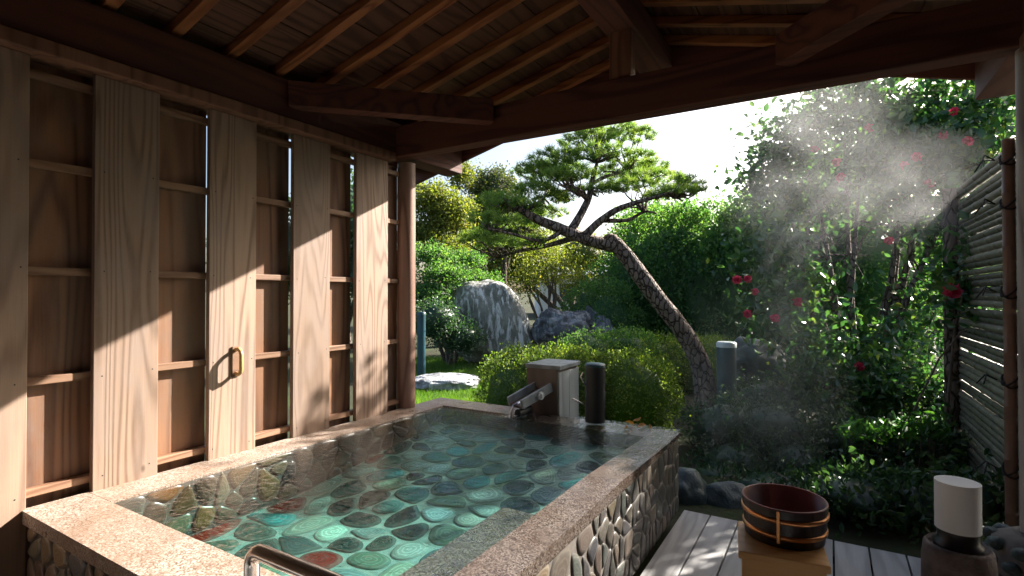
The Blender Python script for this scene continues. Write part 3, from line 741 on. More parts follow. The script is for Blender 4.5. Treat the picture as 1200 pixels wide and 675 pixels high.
# handrail
hr = thing('handrail', (-1.2, .93, .54), 'polished steel grab rail on the near rim of the bath', 'handrail')
mb = MB(); pts = [(-1.42, .92, .545), (-1.42, .92, .665)]
for k in range(1, 7): an = k / 6 * math.pi / 2; pts.append((-1.42 + .045 * (1 - math.cos(an)), .92, .665 + .045 * math.sin(an)))
for k in range(0, 7): an = k / 6 * math.pi / 2; pts.append((-.98 + .045 * math.sin(an), .92, .665 + .045 * math.cos(an)))
pts.append((-.935, .92, .545)); mb.tube(pts, .022, 18); mb.build('rail_tube', M['steel'], hr)
for xx in (-1.42, -.935): mb = MB(); mb.lathe([(.035, 0), (.035, .004), (.03, .007), (.018, .008)], (xx, .92, .5455), 24); mb.build('flange', M['steel'], hr)

# fallen leaves on the rim
LL = ['fallen brown leaf second from the left on the wet far rim of the bath', 'fallen brown leaf farthest back on the wet far rim of the bath', 'fallen brown leaf second from the right on the wet far rim of the bath', 'fallen brown leaf at the left end of the scatter on the wet bath rim', 'fallen brown leaf nearest the bath corner on the wet far rim']
for k, (u, v) in enumerate([(738, 497), (746, 493), (752, 500), (733, 502), (761, 503)]):
    t_ = (CAMZ - .542) / ((v - 344) / FPX); p = P(u, v, t_); p.z = .5425
    V, F, r = leaves(np.array([p]), unit(np.array([[random.uniform(-1, 1), random.uniform(-1, 1), .25]])), .07, .035, np.array([random.random()]), .15)
    o = fast_mesh('fallen_leaf', V + np.array([0, 0, .012]), F, r, M['dead_leaf'])
    tag(o, LL[k], 'leaf', 'fallen leaves on the far bath rim')

# ------------------------------------------------------------------ stool, bucket, lamp
def fplace(u, v, z): t_ = (CAMZ - z) / ((v - 344) / FPX); return P(u, v, t_)
stl = thing('cypress_stool', (0, 2.2, 0), 'pale yellow cypress box stool standing on the deck', 'stool')
c0 = fplace(868, 643, .50); c1 = fplace(967, 660, .50)
dv = (c1 - c0); dv.z = 0; wl = dv.length; ang = math.atan2(dv.y, dv.x)
T = Matrix.Translation((c0.x, c0.y, 0)) @ Matrix.Rotation(ang, 4, 'Z')
mb = MB(); mb.box((-.012, -.012, .472), (wl + .012, .27, .50), mat=T); mb.build('top_board', M['cypress'], stl, .004)
mb = MB(); mb.box((0.0, 0.0, 0.005), (wl, .018, .471), mat=T); mb.build('front_board', M['cypress'], stl, .003)
for xa in (0.0, wl - .018): mb = MB(); mb.box((xa, .019, 0.005), (xa + .018, .235, .471), mat=T); mb.build('side_board', M['cypress'], stl, .003)
mb = MB(); mb.box((0.0, .236, 0.005), (wl, .254, .471), mat=T); mb.build('back_board', M['cypress'], stl, .003)
bc = fplace(925, 631, .50) + FW * .05; bc.z = .5005
bk = thing('bath_bucket', bc, 'dark round wooden bucket with two copper hoops on the cypress stool', 'bucket')
R_ = .152
mb = MB(); mb.lathe([(R_ * .93, .0), (R_ * 1.0, .138)], bc, 48, cap=False); mb.build('staves', M['bucket'], bk)
mb = MB(); mb.lathe([(R_ * 1.0, .138), (R_ * 1.0, .142), (R_ * .945, .142), (R_ * .89, .02), (.001, .02)], bc, 48, cap=False); mb.build('inner_face', M['bucket_in'], bk)
mb = MB(); mb.lathe([(R_ * .93, .002), (.001, .002)], bc, 32, cap=False); mb.build('base', M['bucket'], bk)
for z0, kk in ((.030, .955), (.090, .985)):
    mb = MB(); mb.lathe([(R_ * kk, 0), (R_ * kk + .004, .002), (R_ * kk + .005, .016), (R_ * kk, .018)], (bc.x, bc.y, bc.z + z0), 48, cap=False); mb.build('hoop', M['copper'], bk)
mb = MB(); an = math.atan2(-bc.y, -bc.x) - .12
for zz0, zz1 in ((.02, .138),):
    c_ = Vector((bc.x + math.cos(an) * R_ * .985, bc.y + math.sin(an) * R_ * .985, bc.z))
    mb.box((-.006, -.006, zz0), (.0055, .006, zz1), mat=Matrix.Translation(c_) @ Matrix.Rotation(an, 4, 'Z'))
mb.build('clasp', M['copper'], bk, .002)

lp = P(1120, 560, 2.07); sx, sy = lp.x, lp.y
stp = thing('stone_stand', (sx, sy, 0), 'squat brown round stone stand with a hole, under the white lamp', 'stand')
mb = MB(); mb.lathe([(.112, 0), (.118, .1), (.115, .40), (.108, .455), (.098, .468), (.092, .455), (.08, .45)], (sx, sy, 0), 36); mb.build('stand_body', M['stump'], stp)
mb = MB(); dirc = (Vector((0, 0, 0)) - Vector((sx, sy, 0))).normalized(); q = Vector((sx, sy, .33)) + dirc * .113
mb.tube([q, q + dirc * .008], .028, 16); mb.build('hole', M['black'], stp)
lm = thing('garden_lamp', (sx, sy, .46), 'short white cylindrical lamp with a black base on the brown stone stand', 'lamp')
mb = MB(); mb.lathe([(.078, 0), (.078, .02), (.066, .03), (.066, .07)], (sx, sy, .452), 36); mb.build('lamp_base', M['black'], lm)
mb = MB(); n = 48; V = []
for k in range(n): an = 2 * math.pi * k / n; V.append((sx + .072 * math.cos(an), sy + .072 * math.sin(an), .524))
for k in range(n):
    an = 2 * math.pi * k / n; V.append((sx + .072 * math.cos(an), sy + .072 * math.sin(an), .708))
mb.add(V, [(k, (k + 1) % n, n + (k + 1) % n, n + k) for k in range(n)], .5, True); mb.add(V[n:], [tuple(range(n))]); mb.add(V[:n], [tuple(reversed(range(n)))])
mb.build('lamp_shade', M['plastic_white'], lm, .003)

# pebbled pedestal under the pale post
pd = thing('post_pedestal', (.756, 3.02, 0), 'low pedestal of dark cobbles set in pale mortar under the pale post', 'pedestal')
mb = MB(); mb.lathe([(.20, 0), (.19, .25), (.165, .40), (.10, .435)], (.756, 3.02, 0), 28); mb.build('mortar', M['grout_dark'], pd)
mb = MB()
for j in range(6):
    zz = .05 + j * .068; nn = 13 if j < 5 else 10
    rr = .195 - max(0, j - 2) * .010
    for k in range(nn):
        an = 2 * math.pi * (k + .5 * (j % 2)) / nn + random.uniform(-.05, .05)
        V, F = ico((.756 + rr * math.cos(an), 3.02 + rr * math.sin(an), zz), (.036, .036, .028), 2, .15, 2, j * 9 + k); mb.add(V, F, random.random(), True)
mb.build('cobbles', M['rock_moss'], pd)

# ------------------------------------------------------------------ bamboo fence
bf = thing('bamboo_fence', (.9, 4.6, 0), 'grey bamboo pole fence tied with black rope at the right', 'fence')
FX = .93; z = .02; i = 0
while z < 2.28:
    r = random.uniform(.021, .029); mb = MB(); y0 = 3.35 + random.uniform(-.03, .03); y1 = 5.75 + random.uniform(-.05, .06)
    pts = []; rr = []; yy = y0; nxt = y0 + random.uniform(.08, .3); dz = random.uniform(-.012, .012); dx = random.uniform(-.006, .006)
    while yy < y1:
        t_ = (yy - y0) / (y1 - y0); c_ = (FX + dx * t_, yy, z + r + dz * t_)
        pts += [c_]; rr += [r]
        if yy >= nxt:
            pts += [(c_[0], yy + .006, c_[2]), (c_[0], yy + .012, c_[2])]; rr += [r * 1.10, r]; nxt = yy + random.uniform(.26, .36)
        yy += .09
    mb.tube(pts, rr, 10); mb.build('bamboo_pole', M['bamboo'], bf); z += 2 * r - random.choice((.003, .003, .002, -.003)); i += 1
for (yy, r, m_) in ((4.00, .029, 'bamboo_post'), (5.66, .055, 'bark')):
    mb = MB(); pts = []; rr = []; z = -.1
    while z < 2.36:
        pts += [(FX - .062, yy, z), (FX - .062, yy, z + .006), (FX - .062, yy, z + .012)]; rr += [r, r * 1.08, r]; z += .30
    mb.tube(pts, rr, 16); mb.build('post', M[m_], bf)
for z in (.45, .95, 1.45, 1.95, 2.2):
    mb = MB()
    for k in range(2):
        p0 = [(FX - .062 + .037 * math.cos(t_), 4.00 + .037 * math.sin(t_), z + .012 * k + .04 * math.sin(t_ + k)) for t_ in np.linspace(0, 6.28, 14)]; mb.tube(p0, .005, 6)
    mb.tube([(FX - .12, 4.0, z), (FX - .17, 3.97, z + .03), (FX - .19, 3.93, z - .02)], .004, 6); mb.tube([(FX - .12, 4.0, z), (FX - .16, 4.05, z + .02), (FX - .19, 4.10, z - .04)], .004, 6)
    mb.build('rope_tie', M['rope'], bf)

# ------------------------------------------------------------------ rocks
def rock(name, u, v, f, r, label, mat, seed, sq=.8, amp=.22, sub=5, rot=0.0, shear=0.0, group=None, zoff=0.0, taper=0.0):
    p = P(u, v, f); mb = MB(); V, F = ico((0, 0, 0), r, sub, amp, 1.5, seed, sq)
    Rm = Matrix.Rotation(YAW + rot, 4, 'Z'); V2 = []
    for q in V:
        q = Vector(q); k = (q.z / r[2]); q.x = q.x * (1 - taper * k) + shear * k; q.y *= (1 - taper * k); V2.append(Rm @ q)
    mb.add(V2, F, .5, True); o = mb.build(name, mat); o.location = (p.x, p.y, p.z + zoff); return tag(o, label, 'rock', group)
rock('boulder', 575, 377, 11.5, (.84, .55, .86), 'tall pale boulder streaked with white at the back of the lawn', M['rock_pale'], 3.1, .55, .10, shear=-.15, taper=.20)
rock('boulder', 657, 388, 11.2, (.62, .5, .42), 'low dark boulder right of the tall pale one', M['rock_dark'], 7.7, .85, .3, shear=.05)
rock('boulder', 693, 392, 11.6, (.5, .45, .48), 'dark jagged boulder at the end of the rock group behind the hedge', M['rock_dark'], 5.2, .9, .35, shear=-.1)
rock('stepping_stone', 522, 448, 8.6, (.52, .42, .13), 'flat grey stone lying in the grass by the plank wall', M['rock_flat'], 2.4, .7, .15)
rock('garden_stone', 804, 583, 4.05, (.17, .2, .22), 'rounded dark wet stone against the bath corner', M['rock_moss'], 1.4, .95, .12, 4)
rock('garden_stone', 853, 596, 3.95, (.23, .2, .20), 'wide dark wet stone beside the deck edge', M['rock_moss'], 6.4, .95, .12, 4)
rock('mossy_rock', 885, 435, 7.0, (.42, .4, .42), 'mossy grey green rock under the camellia', M['rock_moss'], 8.4, .85, .2, 4)

# teal garden lights
for (u, v, f, h, r, lab, cap) in ((494, 388, 9.6, .60, .075, 'teal cylindrical garden light by the pavilion corner post', 0), (851, 432, 6.6, .58, .115, 'teal cylindrical garden light with pale top behind the pine trunk', 1)):
    p = P(u, v, f); g = thing('garden_light', (p.x, p.y, gz(p.x, p.y)), lab, 'light'); zt = p.z + h / 2
    mb = MB(); z0 = gz(p.x, p.y); mb.lathe([(r, 0), (r, zt - z0 - .02)], (p.x, p.y, z0), 24); mb.build('light_body', M['teal'], g)
    mb = MB(); mb.lathe([(r * 1.05, 0), (r * 1.05, .05), (r * .9, .065)], (p.x, p.y, zt - .02), 24); mb.build('light_cap', M['pale_cap'] if cap else M['teal'], g)

# ------------------------------------------------------------------ hedges and shrubs
def pblob(u, v, f, ru, rv, rd):
    p = P(u, v, f); return (p, (ru * f / FPX, rd, rv * f / FPX))
def oriented(blobs):   # rotate the ellipsoids' axes to the camera-facing frame is not needed: they are built round in plan
    return [(c, ((r[0] + r[1]) / 2 if False else r[0], r[1], r[2])) for c, r in blobs]
def hedge(label, name, path, hw, h, n, size, mat, cat='hedge', seed=0):
    """clipped hedge following a ground path [(x,y)], half width hw, height h"""
    t = thing(name, (path[0][0], path[0][1], gz(*path[0])), label, cat)
    blobs = []
    for (x0, y0), (x1, y1) in zip(path, path[1:]) if len(path) > 1 else [((path[0]), (path[0]))]:
        L = math.hypot(x1 - x0, y1 - y0); k = max(1, int(L / (hw * .55)))
        for i in range(k + 1):
            s = i / max(1, k); x = x0 + (x1 - x0) * s; y = y0 + (y1 - y0) * s
            blobs.append((Vector((x, y, gz(x, y) + h * .42)), (hw, hw, h * .58)))
    ins = [(np.array(c), np.array(r)) for c, r in blobs]
    def keep(p):
        ok = np.ones(len(p), bool)
        for c, r in ins: ok &= (((p - c) / (r * .84)) ** 2).sum(1) > 1
        return ok & (p[:, 2] > -.1)
    foliage('foliage', blobs, n, size, mat, t, shell=.14, aspect=.55, up=.5, outw=.5, rand=.8, keep=keep, top_bias=.3)
    core('inner_twigs', blobs, .74, mat, t)
    return t
def gp(u, f): q = P(u, 344, f); return (q.x, q.y)
hedge('long low clipped azalea hedge behind the bath, lit yellow green on top', 'azalea_hedge', [gp(612, 6.2), gp(680, 5.9), gp(738, 5.8)], .52, .93, 42000, .028, M['leaf_hedge'])
hedge('rounded azalea clump just behind the foot of the pine trunk', 'azalea_hedge', [gp(770, 8.4), gp(830, 8.6)], .6, .86, 15000, .034, M['leaf_hedge'])
hedge('second low hedge rising just behind the long azalea hedge', 'azalea_hedge', [gp(690, 8.2), gp(735, 8.2)], .55, 1.0, 10000, .035, M['leaf_green'])
hedge('round clipped green shrub right of the dark boulders', 'round_shrub', [gp(690, 12.5), gp(715, 12.0)], .75, 1.75, 14000, .05, M['leaf_green'], 'shrub')
hedge('tall clipped dark green hedge at the back behind the pine trunk', 'tall_hedge', [gp(745, 13.5), gp(800, 12.5), gp(870, 11.5), gp(940, 11.0), gp(1020, 10.5)], 1.0, 3.5, 75000, .085, M['leaf_green'])

def bush(label, name, blobs, n, size, mat, cat='shrub', stems=4, shell=.5, aspect=.5, up=.3, bark_='bark_twig', rand=.9, k_core=.0, r=.02, trunk=None, group=None):
    c = sum((b[0] for b in blobs), Vector()) / len(blobs); base = Vector((c.x, c.y, gz(c.x, c.y))) if trunk is None else Vector((trunk[0], trunk[1], gz(trunk[0], trunk[1])))
    t = thing(name, base, label, cat, group)
    mb = MB()
    for i in range(max(stems, 1)):
        tgt = blobs[i % len(blobs)][0] + Vector((random.uniform(-.2, .2), random.uniform(-.2, .2), 0)) * blobs[0][1][0]
        b0 = base + Vector((random.uniform(-1, 1), random.uniform(-1, 1), 0)) * r * 3
        mid = b0.lerp(tgt, .5) + Vector((random.uniform(-.1, .1), random.uniform(-.1, .1), .1)) * (tgt - b0).length
        mb.tube([b0 - Vector((0, 0, .1)), b0.lerp(mid, .5) + Vector((random.uniform(-r, r), 0, 0)), mid, mid.lerp(tgt, .6), tgt], [r * 1.3, r, r * .75, r * .5, r * .25], 7)
    mb.build('trunk' if cat == 'tree' else 'stems', M[bark_], t)
    foliage('crown' if cat == 'tree' else 'foliage', blobs, n, size, mat, t, shell=shell, aspect=aspect, up=up, rand=rand)
    if k_core: core('inner_crown', blobs, k_core, mat, t)
    return t
def round_blobs(spec):
    o = []
    for (u, v, f, ru, rv) in spec:
        p = P(u, v, f); rr = ru * f / FPX; o.append((p, (rr, rr, rv * f / FPX)))
    return o
# background planting, left to right
bush('yellow green layered tree behind the pavilion corner', 'garden_tree', round_blobs([(505, 235, 15, 28, 20), (530, 250, 15, 28, 22), (500, 275, 15, 26, 18), (540, 205, 16, 16, 18), (525, 295, 14.5, 30, 18)]), 15000, .085, M['leaf_yellow'], 'tree', 5, .6, bark_='bark', r=.07, k_core=.45)
bush('dome shaped dark olive topiary tree against the sky', 'topiary_tree', round_blobs([(580, 232, 17, 30, 34), (605, 262, 17, 26, 28), (560, 265, 17, 22, 26)]), 15000, .09, M['leaf_olive'], 'tree', 3, .3, bark_='bark', r=.09, k_core=.82)
bush('bright green layered shrub at the foot of the garden tree', 'layered_shrub', round_blobs([(505, 298, 11.5, 26, 9), (520, 320, 11.2, 30, 9), (500, 345, 11, 26, 10), (545, 305, 12.5, 26, 10), (560, 330, 13, 30, 12)]), 11000, .06, M['leaf_green'], 'shrub', 5, .6, r=.04, k_core=.5)
bush('dark low shrub between the pavilion post and the pale boulder', 'dark_shrub', round_blobs([(510, 375, 10.3, 28, 26), (540, 395, 10.6, 26, 20), (505, 350, 11.5, 30, 24), (548, 360, 12.8, 22, 36)]), 11000, .05, M['leaf_dark'], 'shrub', 4, .4, r=.03, k_core=.75)
bush('twiggy yellow leaved shrub behind the boulders', 'twiggy_shrub', round_blobs([(615, 325, 14, 26, 30), (650, 310, 14.5, 30, 28), (680, 330, 14, 26, 26), (635, 290, 15, 28, 18)]), 4200, .075, M['leaf_yellow'], 'shrub', 14, .9, r=.03)
bush('broad pale green tree standing furthest back behind the pine', 'far_tree', round_blobs([(620, 300, 24, 50, 35), (560, 300, 24, 50, 60), (680, 300, 25, 36, 24), (740, 285, 24, 30, 22), (780, 275, 24, 40, 30)]), 16000, .14, M['leaf_yellow'], 'tree', 5, .5, bark_='bark', r=.12, k_core=.7)
bush('mid green tree right of the pine crown by the tall hedge', 'far_tree', round_blobs([(760, 262, 16, 30, 24), (800, 270, 16, 35, 30), (735, 300, 16, 26, 22)]), 13000, .09, M['leaf_green'], 'tree', 4, .5, bark_='bark', r=.08, k_core=.6)
bush('wide leafy tree filling the back right behind the camellia', 'far_tree', round_blobs([(900, 300, 15, 60, 60), (980, 290, 15, 60, 60), (1060, 300, 14, 60, 60), (1150, 300, 13, 60, 70), (1230, 280, 12, 60, 80), (975, 215, 11.5, 55, 50), (1050, 175, 11.5, 60, 60), (1130, 165, 11, 60, 60)]), 26000, .11, M['leaf_green'], 'tree', 5, .5, bark_='bark', r=.1, k_core=.6)
bush('dark tree glimpsed through the slits of the plank wall', 'far_tree', round_blobs([(400, 260, 15, 60, 60), (330, 300, 15, 70, 60), (440, 320, 15, 50, 50)]), 9000, .11, M['leaf_dark'], 'tree', 4, .5, bark_='bark', r=.1, k_core=.7)

# distant house
hs = thing('distant_house', P(700, 330, 30), 'pale house glimpsed between the trees beyond the garden', 'house')
p = P(697, 320, 30); T = Matrix.Translation((p.x, p.y, 0)) @ Matrix.Rotation(YAW, 4, 'Z')
mb = MB(); mb.box((-3.2, 0, 0), (3.2, 5, 2.5), mat=T); mb.build('wall', M['plaster'], hs)
mb = MB(); mb.add([T @ Vector(q) for q in [(-3.6, -.5, 2.5), (3.6, -.5, 2.5), (3.6, 5.5, 2.5), (-3.6, 5.5, 2.5), (-3.2, 2.5, 3.7), (3.2, 2.5, 3.7)]], [(0, 1, 5, 4), (2, 3, 4, 5), (1, 2, 5), (3, 0, 4), (0, 3, 2, 1)]); mb.build('roof', M['tile_far'], hs)
for xx in (-2, .6): mb = MB(); mb.box((xx, -.03, 1.0), (xx + 1.3, -.005, 2.0), mat=T); mb.build('window', M['glass_dark'], hs)

# ------------------------------------------------------------------ pine
pine = thing('pine_tree', P(828, 472, 7.2), 'leaning garden pine with a bent bare trunk and layered needle pads', 'tree')
mb = MB()
def limb(pts, rad, n=10):
    pp = [P(*q) for q in pts]; out_ = []; rr = []
    for i in range(len(pp) - 1):      # catmull-rom
        p0 = pp[max(0, i - 1)]; p1 = pp[i]; p2 = pp[i + 1]; p3 = pp[min(len(pp) - 1, i + 2)]
        for k in range(4):
            t = k / 4
            out_.append(.5 * ((2 * p1) + (p2 - p0) * t + (2 * p0 - 5 * p1 + 4 * p2 - p3) * t * t + (3 * p1 - p0 - 3 * p2 + p3) * t ** 3)); rr.append(rad[i] + (rad[i + 1] - rad[i]) * t)
    out_.append(pp[-1]); rr.append(rad[-1]); mb.tube(out_, rr, n, wob=.05); return out_
limb([(830, 485, 7.2), (826, 455, 7.2), (818, 420, 7.2), (798, 385, 7.15), (772, 352, 7.1), (750, 322, 7.1), (732, 298, 7.1), (718, 283, 7.1)], [.20, .145, .13, .12, .115, .11, .105, .095], 14)
V, F = ico(P(716, 281, 7.1), (.09, .09, .085), 3, .3, 2, 4); mb.add(V, F, .5, True)
L1 = limb([(722, 288, 7.1), (700, 284, 7.05), (676, 276, 7.0), (652, 266, 6.95), (632, 258, 6.9), (612, 247, 6.85)], [.10, .085, .08, .07, .06, .045])
L2 = limb([(668, 272, 7.0), (680, 252, 7.1), (690, 232, 7.2), (694, 212, 7.3), (700, 190, 7.3)], [.065, .05, .045, .035, .02])
L3 = limb([(684, 278, 7.0), (700, 262, 6.9), (722, 246, 6.7), (750, 236, 6.5), (785, 226, 6.3)], [.06, .05, .04, .028, .015])
L4 = limb([(704, 258, 6.9), (735, 258, 6.8), (755, 248, 6.8), (770, 250, 6.7)], [.035, .025, .018, .01])
L5 = limb([(690, 235, 7.2), (672, 222, 7.5), (650, 228, 7.7), (625, 232, 7.9)], [.035, .03, .022, .012])
L6 = limb([(678, 277, 7.0), (640, 288, 7.3), (605, 295, 7.6), (575, 305, 7.8)], [.045, .03, .022, .012])
L7 = limb([(660, 270, 7.0), (635, 282, 6.8), (600, 274, 6.6), (570, 268, 6.5)], [.035, .024, .018, .01])
L8 = limb([(694, 215, 7.3), (715, 205, 7.5), (745, 200, 7.7), (765, 196, 7.8)], [.03, .022, .016, .01])
L9 = limb([(612, 247, 6.85), (600, 240, 6.8), (590, 232, 6.7)], [.045, .03, .012])
main = [q for L in (L1, L2, L3, L4, L5, L6, L7, L8, L9) for q in L]
pads = [(652, 186, 7.1, 34, 10), (622, 200, 7.2, 24, 9), (690, 165, 7.4, 36, 9), (735, 160, 7.6, 36, 9), (705, 180, 7.0, 34, 9), (742, 186, 7.3, 30, 8), (668, 205, 6.9, 34, 9), (628, 222, 7.0, 30, 9),
        (600, 240, 6.8, 34, 11), (575, 258, 6.6, 28, 12), (762, 208, 7.1, 36, 8), (800, 214, 6.5, 26, 8), (738, 218, 6.9, 34, 8), (785, 228, 6.4, 30, 6), (700, 222, 7.2, 26, 8), (655, 232, 7.4, 26, 8),
        (720, 203, 7.8, 36, 8), (640, 250, 7.8, 26, 8), (590, 285, 7.6, 30, 10), (560, 280, 7.2, 26, 12), (812, 222, 6.4, 14, 6), (765, 195, 7.9, 20, 7), (608, 262, 7.6, 30, 10), (620, 285, 7.0, 26, 9), (585, 235, 6.9, 26, 9), (640, 205, 7.5, 30, 10), (660, 195, 7.6, 30, 10), (688, 150, 7.3, 22, 6), (715, 150, 7.5, 30, 6)]
TP = []
for (u, v, f, ru, rv) in pads:
    c_ = P(u, v, f); a_ = ru * f / FPX; b_ = rv * f / FPX
    near = min(main, key=lambda q: (q - c_).length)
    for s in range(8):     # twigs
        e = c_ + Vector((random.uniform(-.7, .7) * a_, random.uniform(-.7, .7) * a_, -b_ * .3)); m1 = near.lerp(e, .5) + Vector((random.uniform(-.1, .1), random.uniform(-.1, .1), random.uniform(-.08, .04)))
        mb.tube([near, near.lerp(m1, .5) + Vector((0, 0, random.uniform(-.03, .03))), m1, m1.lerp(e, .5) + Vector((0, 0, random.uniform(-.04, .04))), e], [.016, .013, .010, .007, .004], 5)
    nt_ = int(56 * (a_ / .35) ** 1.5)
    for s in range(nt_):
        an = random.uniform(0, 6.28); r = math.sqrt(random.random())
        TP.append((c_.x + a_ * r * math.cos(an), c_.y + a_ * 1.0 * r * math.sin(an), c_.z + b_ * (math.sqrt(max(0, 1 - r * r)) * random.uniform(-.2, 1.0) - .2)))
mb.build('trunk', M['bark_pine'], pine)
TP = np.array(TP); nn = 27; C = np.repeat(TP, nn, 0); dd = RNG.normal(size=(len(C), 3)); dd[:, 2] = np.abs(dd[:, 2]) * .9 + .25; dd = unit(dd)
Ln = .075 + .045 * RNG.random(len(C)); sd = unit(np.cross(dd, RNG.normal(size=dd.shape))) * .0045
C = C + RNG.normal(size=C.shape) * .012
V = np.stack([C - sd, C + sd, C + dd * Ln[:, None]], 1).reshape(-1, 3); F = np.arange(len(V)).reshape(-1, 3)
rr = np.clip(np.repeat(RNG.random(len(TP)), nn) * .7 + .3 * RNG.random(len(C)), 0, 1)
fast_mesh('crown', V, F, rr, M['needle'], pine)

# ------------------------------------------------------------------ camellia
cam_t = thing('camellia_tree', P(1010, 440, 5.9), 'large glossy camellia with many stems and red blooms', 'tree')
cb = round_blobs([(u_, v_, f_ * (1.13 if v_ < 240 else 1.0), a_, b_) for (u_, v_, f_, a_, b_) in [(900, 210, 6.6, 30, 35), (935, 165, 6.5, 45, 40), (990, 128, 6.3, 50, 46), (1050, 122, 6.1, 50, 50), (1110, 130, 5.8, 45, 50), (1165, 135, 5.6, 45, 50),
                  (940, 235, 6.3, 50, 36), (1010, 195, 5.9, 50, 40), (1080, 185, 5.6, 50, 40), (1140, 195, 5.3, 40, 36), (900, 290, 6.4, 38, 34), (930, 330, 6.2, 40, 34),
                  (1080, 250, 6.0, 45, 30), (1120, 290, 5.8, 34, 34), (905, 365, 6.2, 40, 30), (950, 400, 5.8, 45, 35), (1090, 350, 5.9, 40, 30), (1060, 410, 5.6, 50, 35), (1000, 430, 5.8, 50, 30)]])
foliage('crown', cb, 13500, .104, M['leaf_camellia'], cam_t, shell=.75, aspect=.52, up=.25, outw=.5, rand=.9, fold=.12)
mb = MB(); base = P(1008, 455, 6.0); base.z = -.12
for i in range(11):
    b0 = base + Vector((random.uniform(-.25, .25), random.uniform(-.2, .2), 0)); tg = cb[i % 11][0]
    m1 = b0.lerp(tg, .45) + Vector((random.uniform(-.12, .12), random.uniform(-.12, .12), .25)); mid = b0.lerp(m1, .5) + Vector((random.uniform(-.08, .08), 0, .1))
    mb.tube([b0, mid, m1, m1.lerp(tg, .5) + Vector((random.uniform(-.1, .1), 0, .1)), tg], [.055, .042, .034, .02, .008], 9, wob=.08)
    for k in range(4):
        s0 = m1.lerp(tg, random.uniform(0, .8)); e = random.choice(cb)[0]; e = s0 + (e - s0).normalized() * random.uniform(.4, .8)
        mb.tube([s0, s0.lerp(e, .5) + Vector((random.uniform(-.05, .05), 0, .05)), e], [.014, .010, .004], 5)
mb.build('trunk', M['bark'], cam_t)
def flower(p, r, parent, mat='petal', name='flower'):
    C = []; D = []; 
    for ring, (nn_, el, rr_) in enumerate(((7, .25, 1.0), (6, .7, .75), (5, 1.1, .5))):
        for k in range(nn_):
            an = 6.28 * (k + .5 * ring) / nn_ + random.uniform(-.1, .1); d_ = (math.cos(an) * math.cos(el), math.sin(an) * math.cos(el), math.sin(el)); D.append(d_); C.append(tuple(np.array(d_) * r * .5 * rr_))
    C = np.array(C); D = unit(np.array(D)); face = (Vector((0, 0, CAMZ)) - Vector(p)).normalized() + Vector((random.uniform(-.5, .5), random.uniform(-.5, .5), .3))
    Rm = np.array(face.to_track_quat('Z', 'Y').to_matrix()); C = C @ Rm.T; D = D @ Rm.T
    V, F, r_ = leaves(C + np.array(p), D, r * 1.0, r * .95, RNG.random(len(C)), .12)
    return fast_mesh(name, V, F, r_, M[mat], parent)
for (u, v, f) in [(1107, 158, 4.9), (1060, 194, 4.9), (1075, 184, 4.95), (981, 190, 5.3), (986, 208, 5.2), (1042, 282, 5.0), (934, 354, 5.4), (908, 373, 5.4), (884, 342, 5.7), (864, 328, 5.8), (876, 327, 5.8), (876, 368, 5.6), (1006, 430, 4.8), (1020, 150, 5), (1135, 165, 5), (955, 175, 5), (1090, 215, 5), (1120, 130, 5)]:
    best = None
    for c_, r_b in cb:      # sit the bloom on the near face of the crown
        fb = (c_ - Vector((0, 0, CAMZ))).dot(FW); q_ = P(u, v, fb) - c_; d2 = (q_.xy.length / r_b[0]) ** 2 + (q_.z / r_b[2]) ** 2
        if d2 < .9:
            fn = fb - r_b[0] * math.sqrt(1 - d2) * .95
            if best is None or fn < best: best = fn
        elif best is None: alt = fb
    fl = (best or 5.6) - .22
    flower(P(u, v, fl), .0098 * fl * random.uniform(.85, 1.15), cam_t)
# vine on the bamboo fence
vt = thing('fence_camellia', P(1115, 520, 4.3), 'young camellia with one dark red bloom growing up the bamboo fence', 'shrub')
vb = round_blobs([(1135, 300, 4.1, 20, 24), (1150, 275, 4.0, 14, 14), (1120, 340, 4.1, 22, 20), (1105, 330, 4.2, 16, 14), (1150, 350, 4.0, 14, 20)])
foliage('foliage', vb, 330, .085, M['leaf_camellia'], vt, shell=.8, aspect=.5, rand=.9)
mb = MB(); mb.tube([P(1100, 560, 4.4), P(1112, 450, 4.3), P(1118, 390, 4.2), P(1135, 320, 4.1), P(1150, 272, 4.0)], [.014, .012, .01, .007, .003], 7)
mb.tube([P(1070, 480, 4.3), P(1100, 420, 4.2), P(1125, 390, 4.1), P(1150, 380, 4.0)], [.008, .007, .005, .003], 6); mb.build('stems', M['bark_twig'], vt)
flower(P(1116, 341, 4.0), .07, vt)

# dark undergrowth on the right
bush('dark feathery shrub filling the ground right of the bath', 'dark_shrub', round_blobs([(850, 500, 5.2, 50, 36), (905, 510, 5.0, 55, 46), (860, 545, 4.8, 50, 34), (900, 575, 4.3, 60, 26), (840, 560, 4.6, 40, 20), (930, 588, 3.9, 50, 22), (885, 590, 4.1, 30, 16), (930, 545, 4.7, 50, 40), (900, 470, 5.8, 50, 30)]), 14000, .04, M['leaf_dark'], 'shrub', 6, .6, r=.015, k_core=.7, aspect=.35)
bush('low dark shrub under the camellia beside the bamboo fence', 'dark_shrub', round_blobs([(1010, 520, 4.7, 55, 40), (1070, 540, 4.4, 55, 45), (1000, 580, 4.2, 50, 30), (1060, 590, 4.1, 60, 30), (1120, 560, 4.2, 35, 50), (1000, 580, 3.6, 60, 26), (1080, 585, 3.5, 60, 28), (1140, 585, 3.3, 40, 30), (1130, 480, 4.8, 35, 50)]), 13000, .055, M['leaf_dark'], 'shrub', 6, .6, r=.015, k_core=.7)
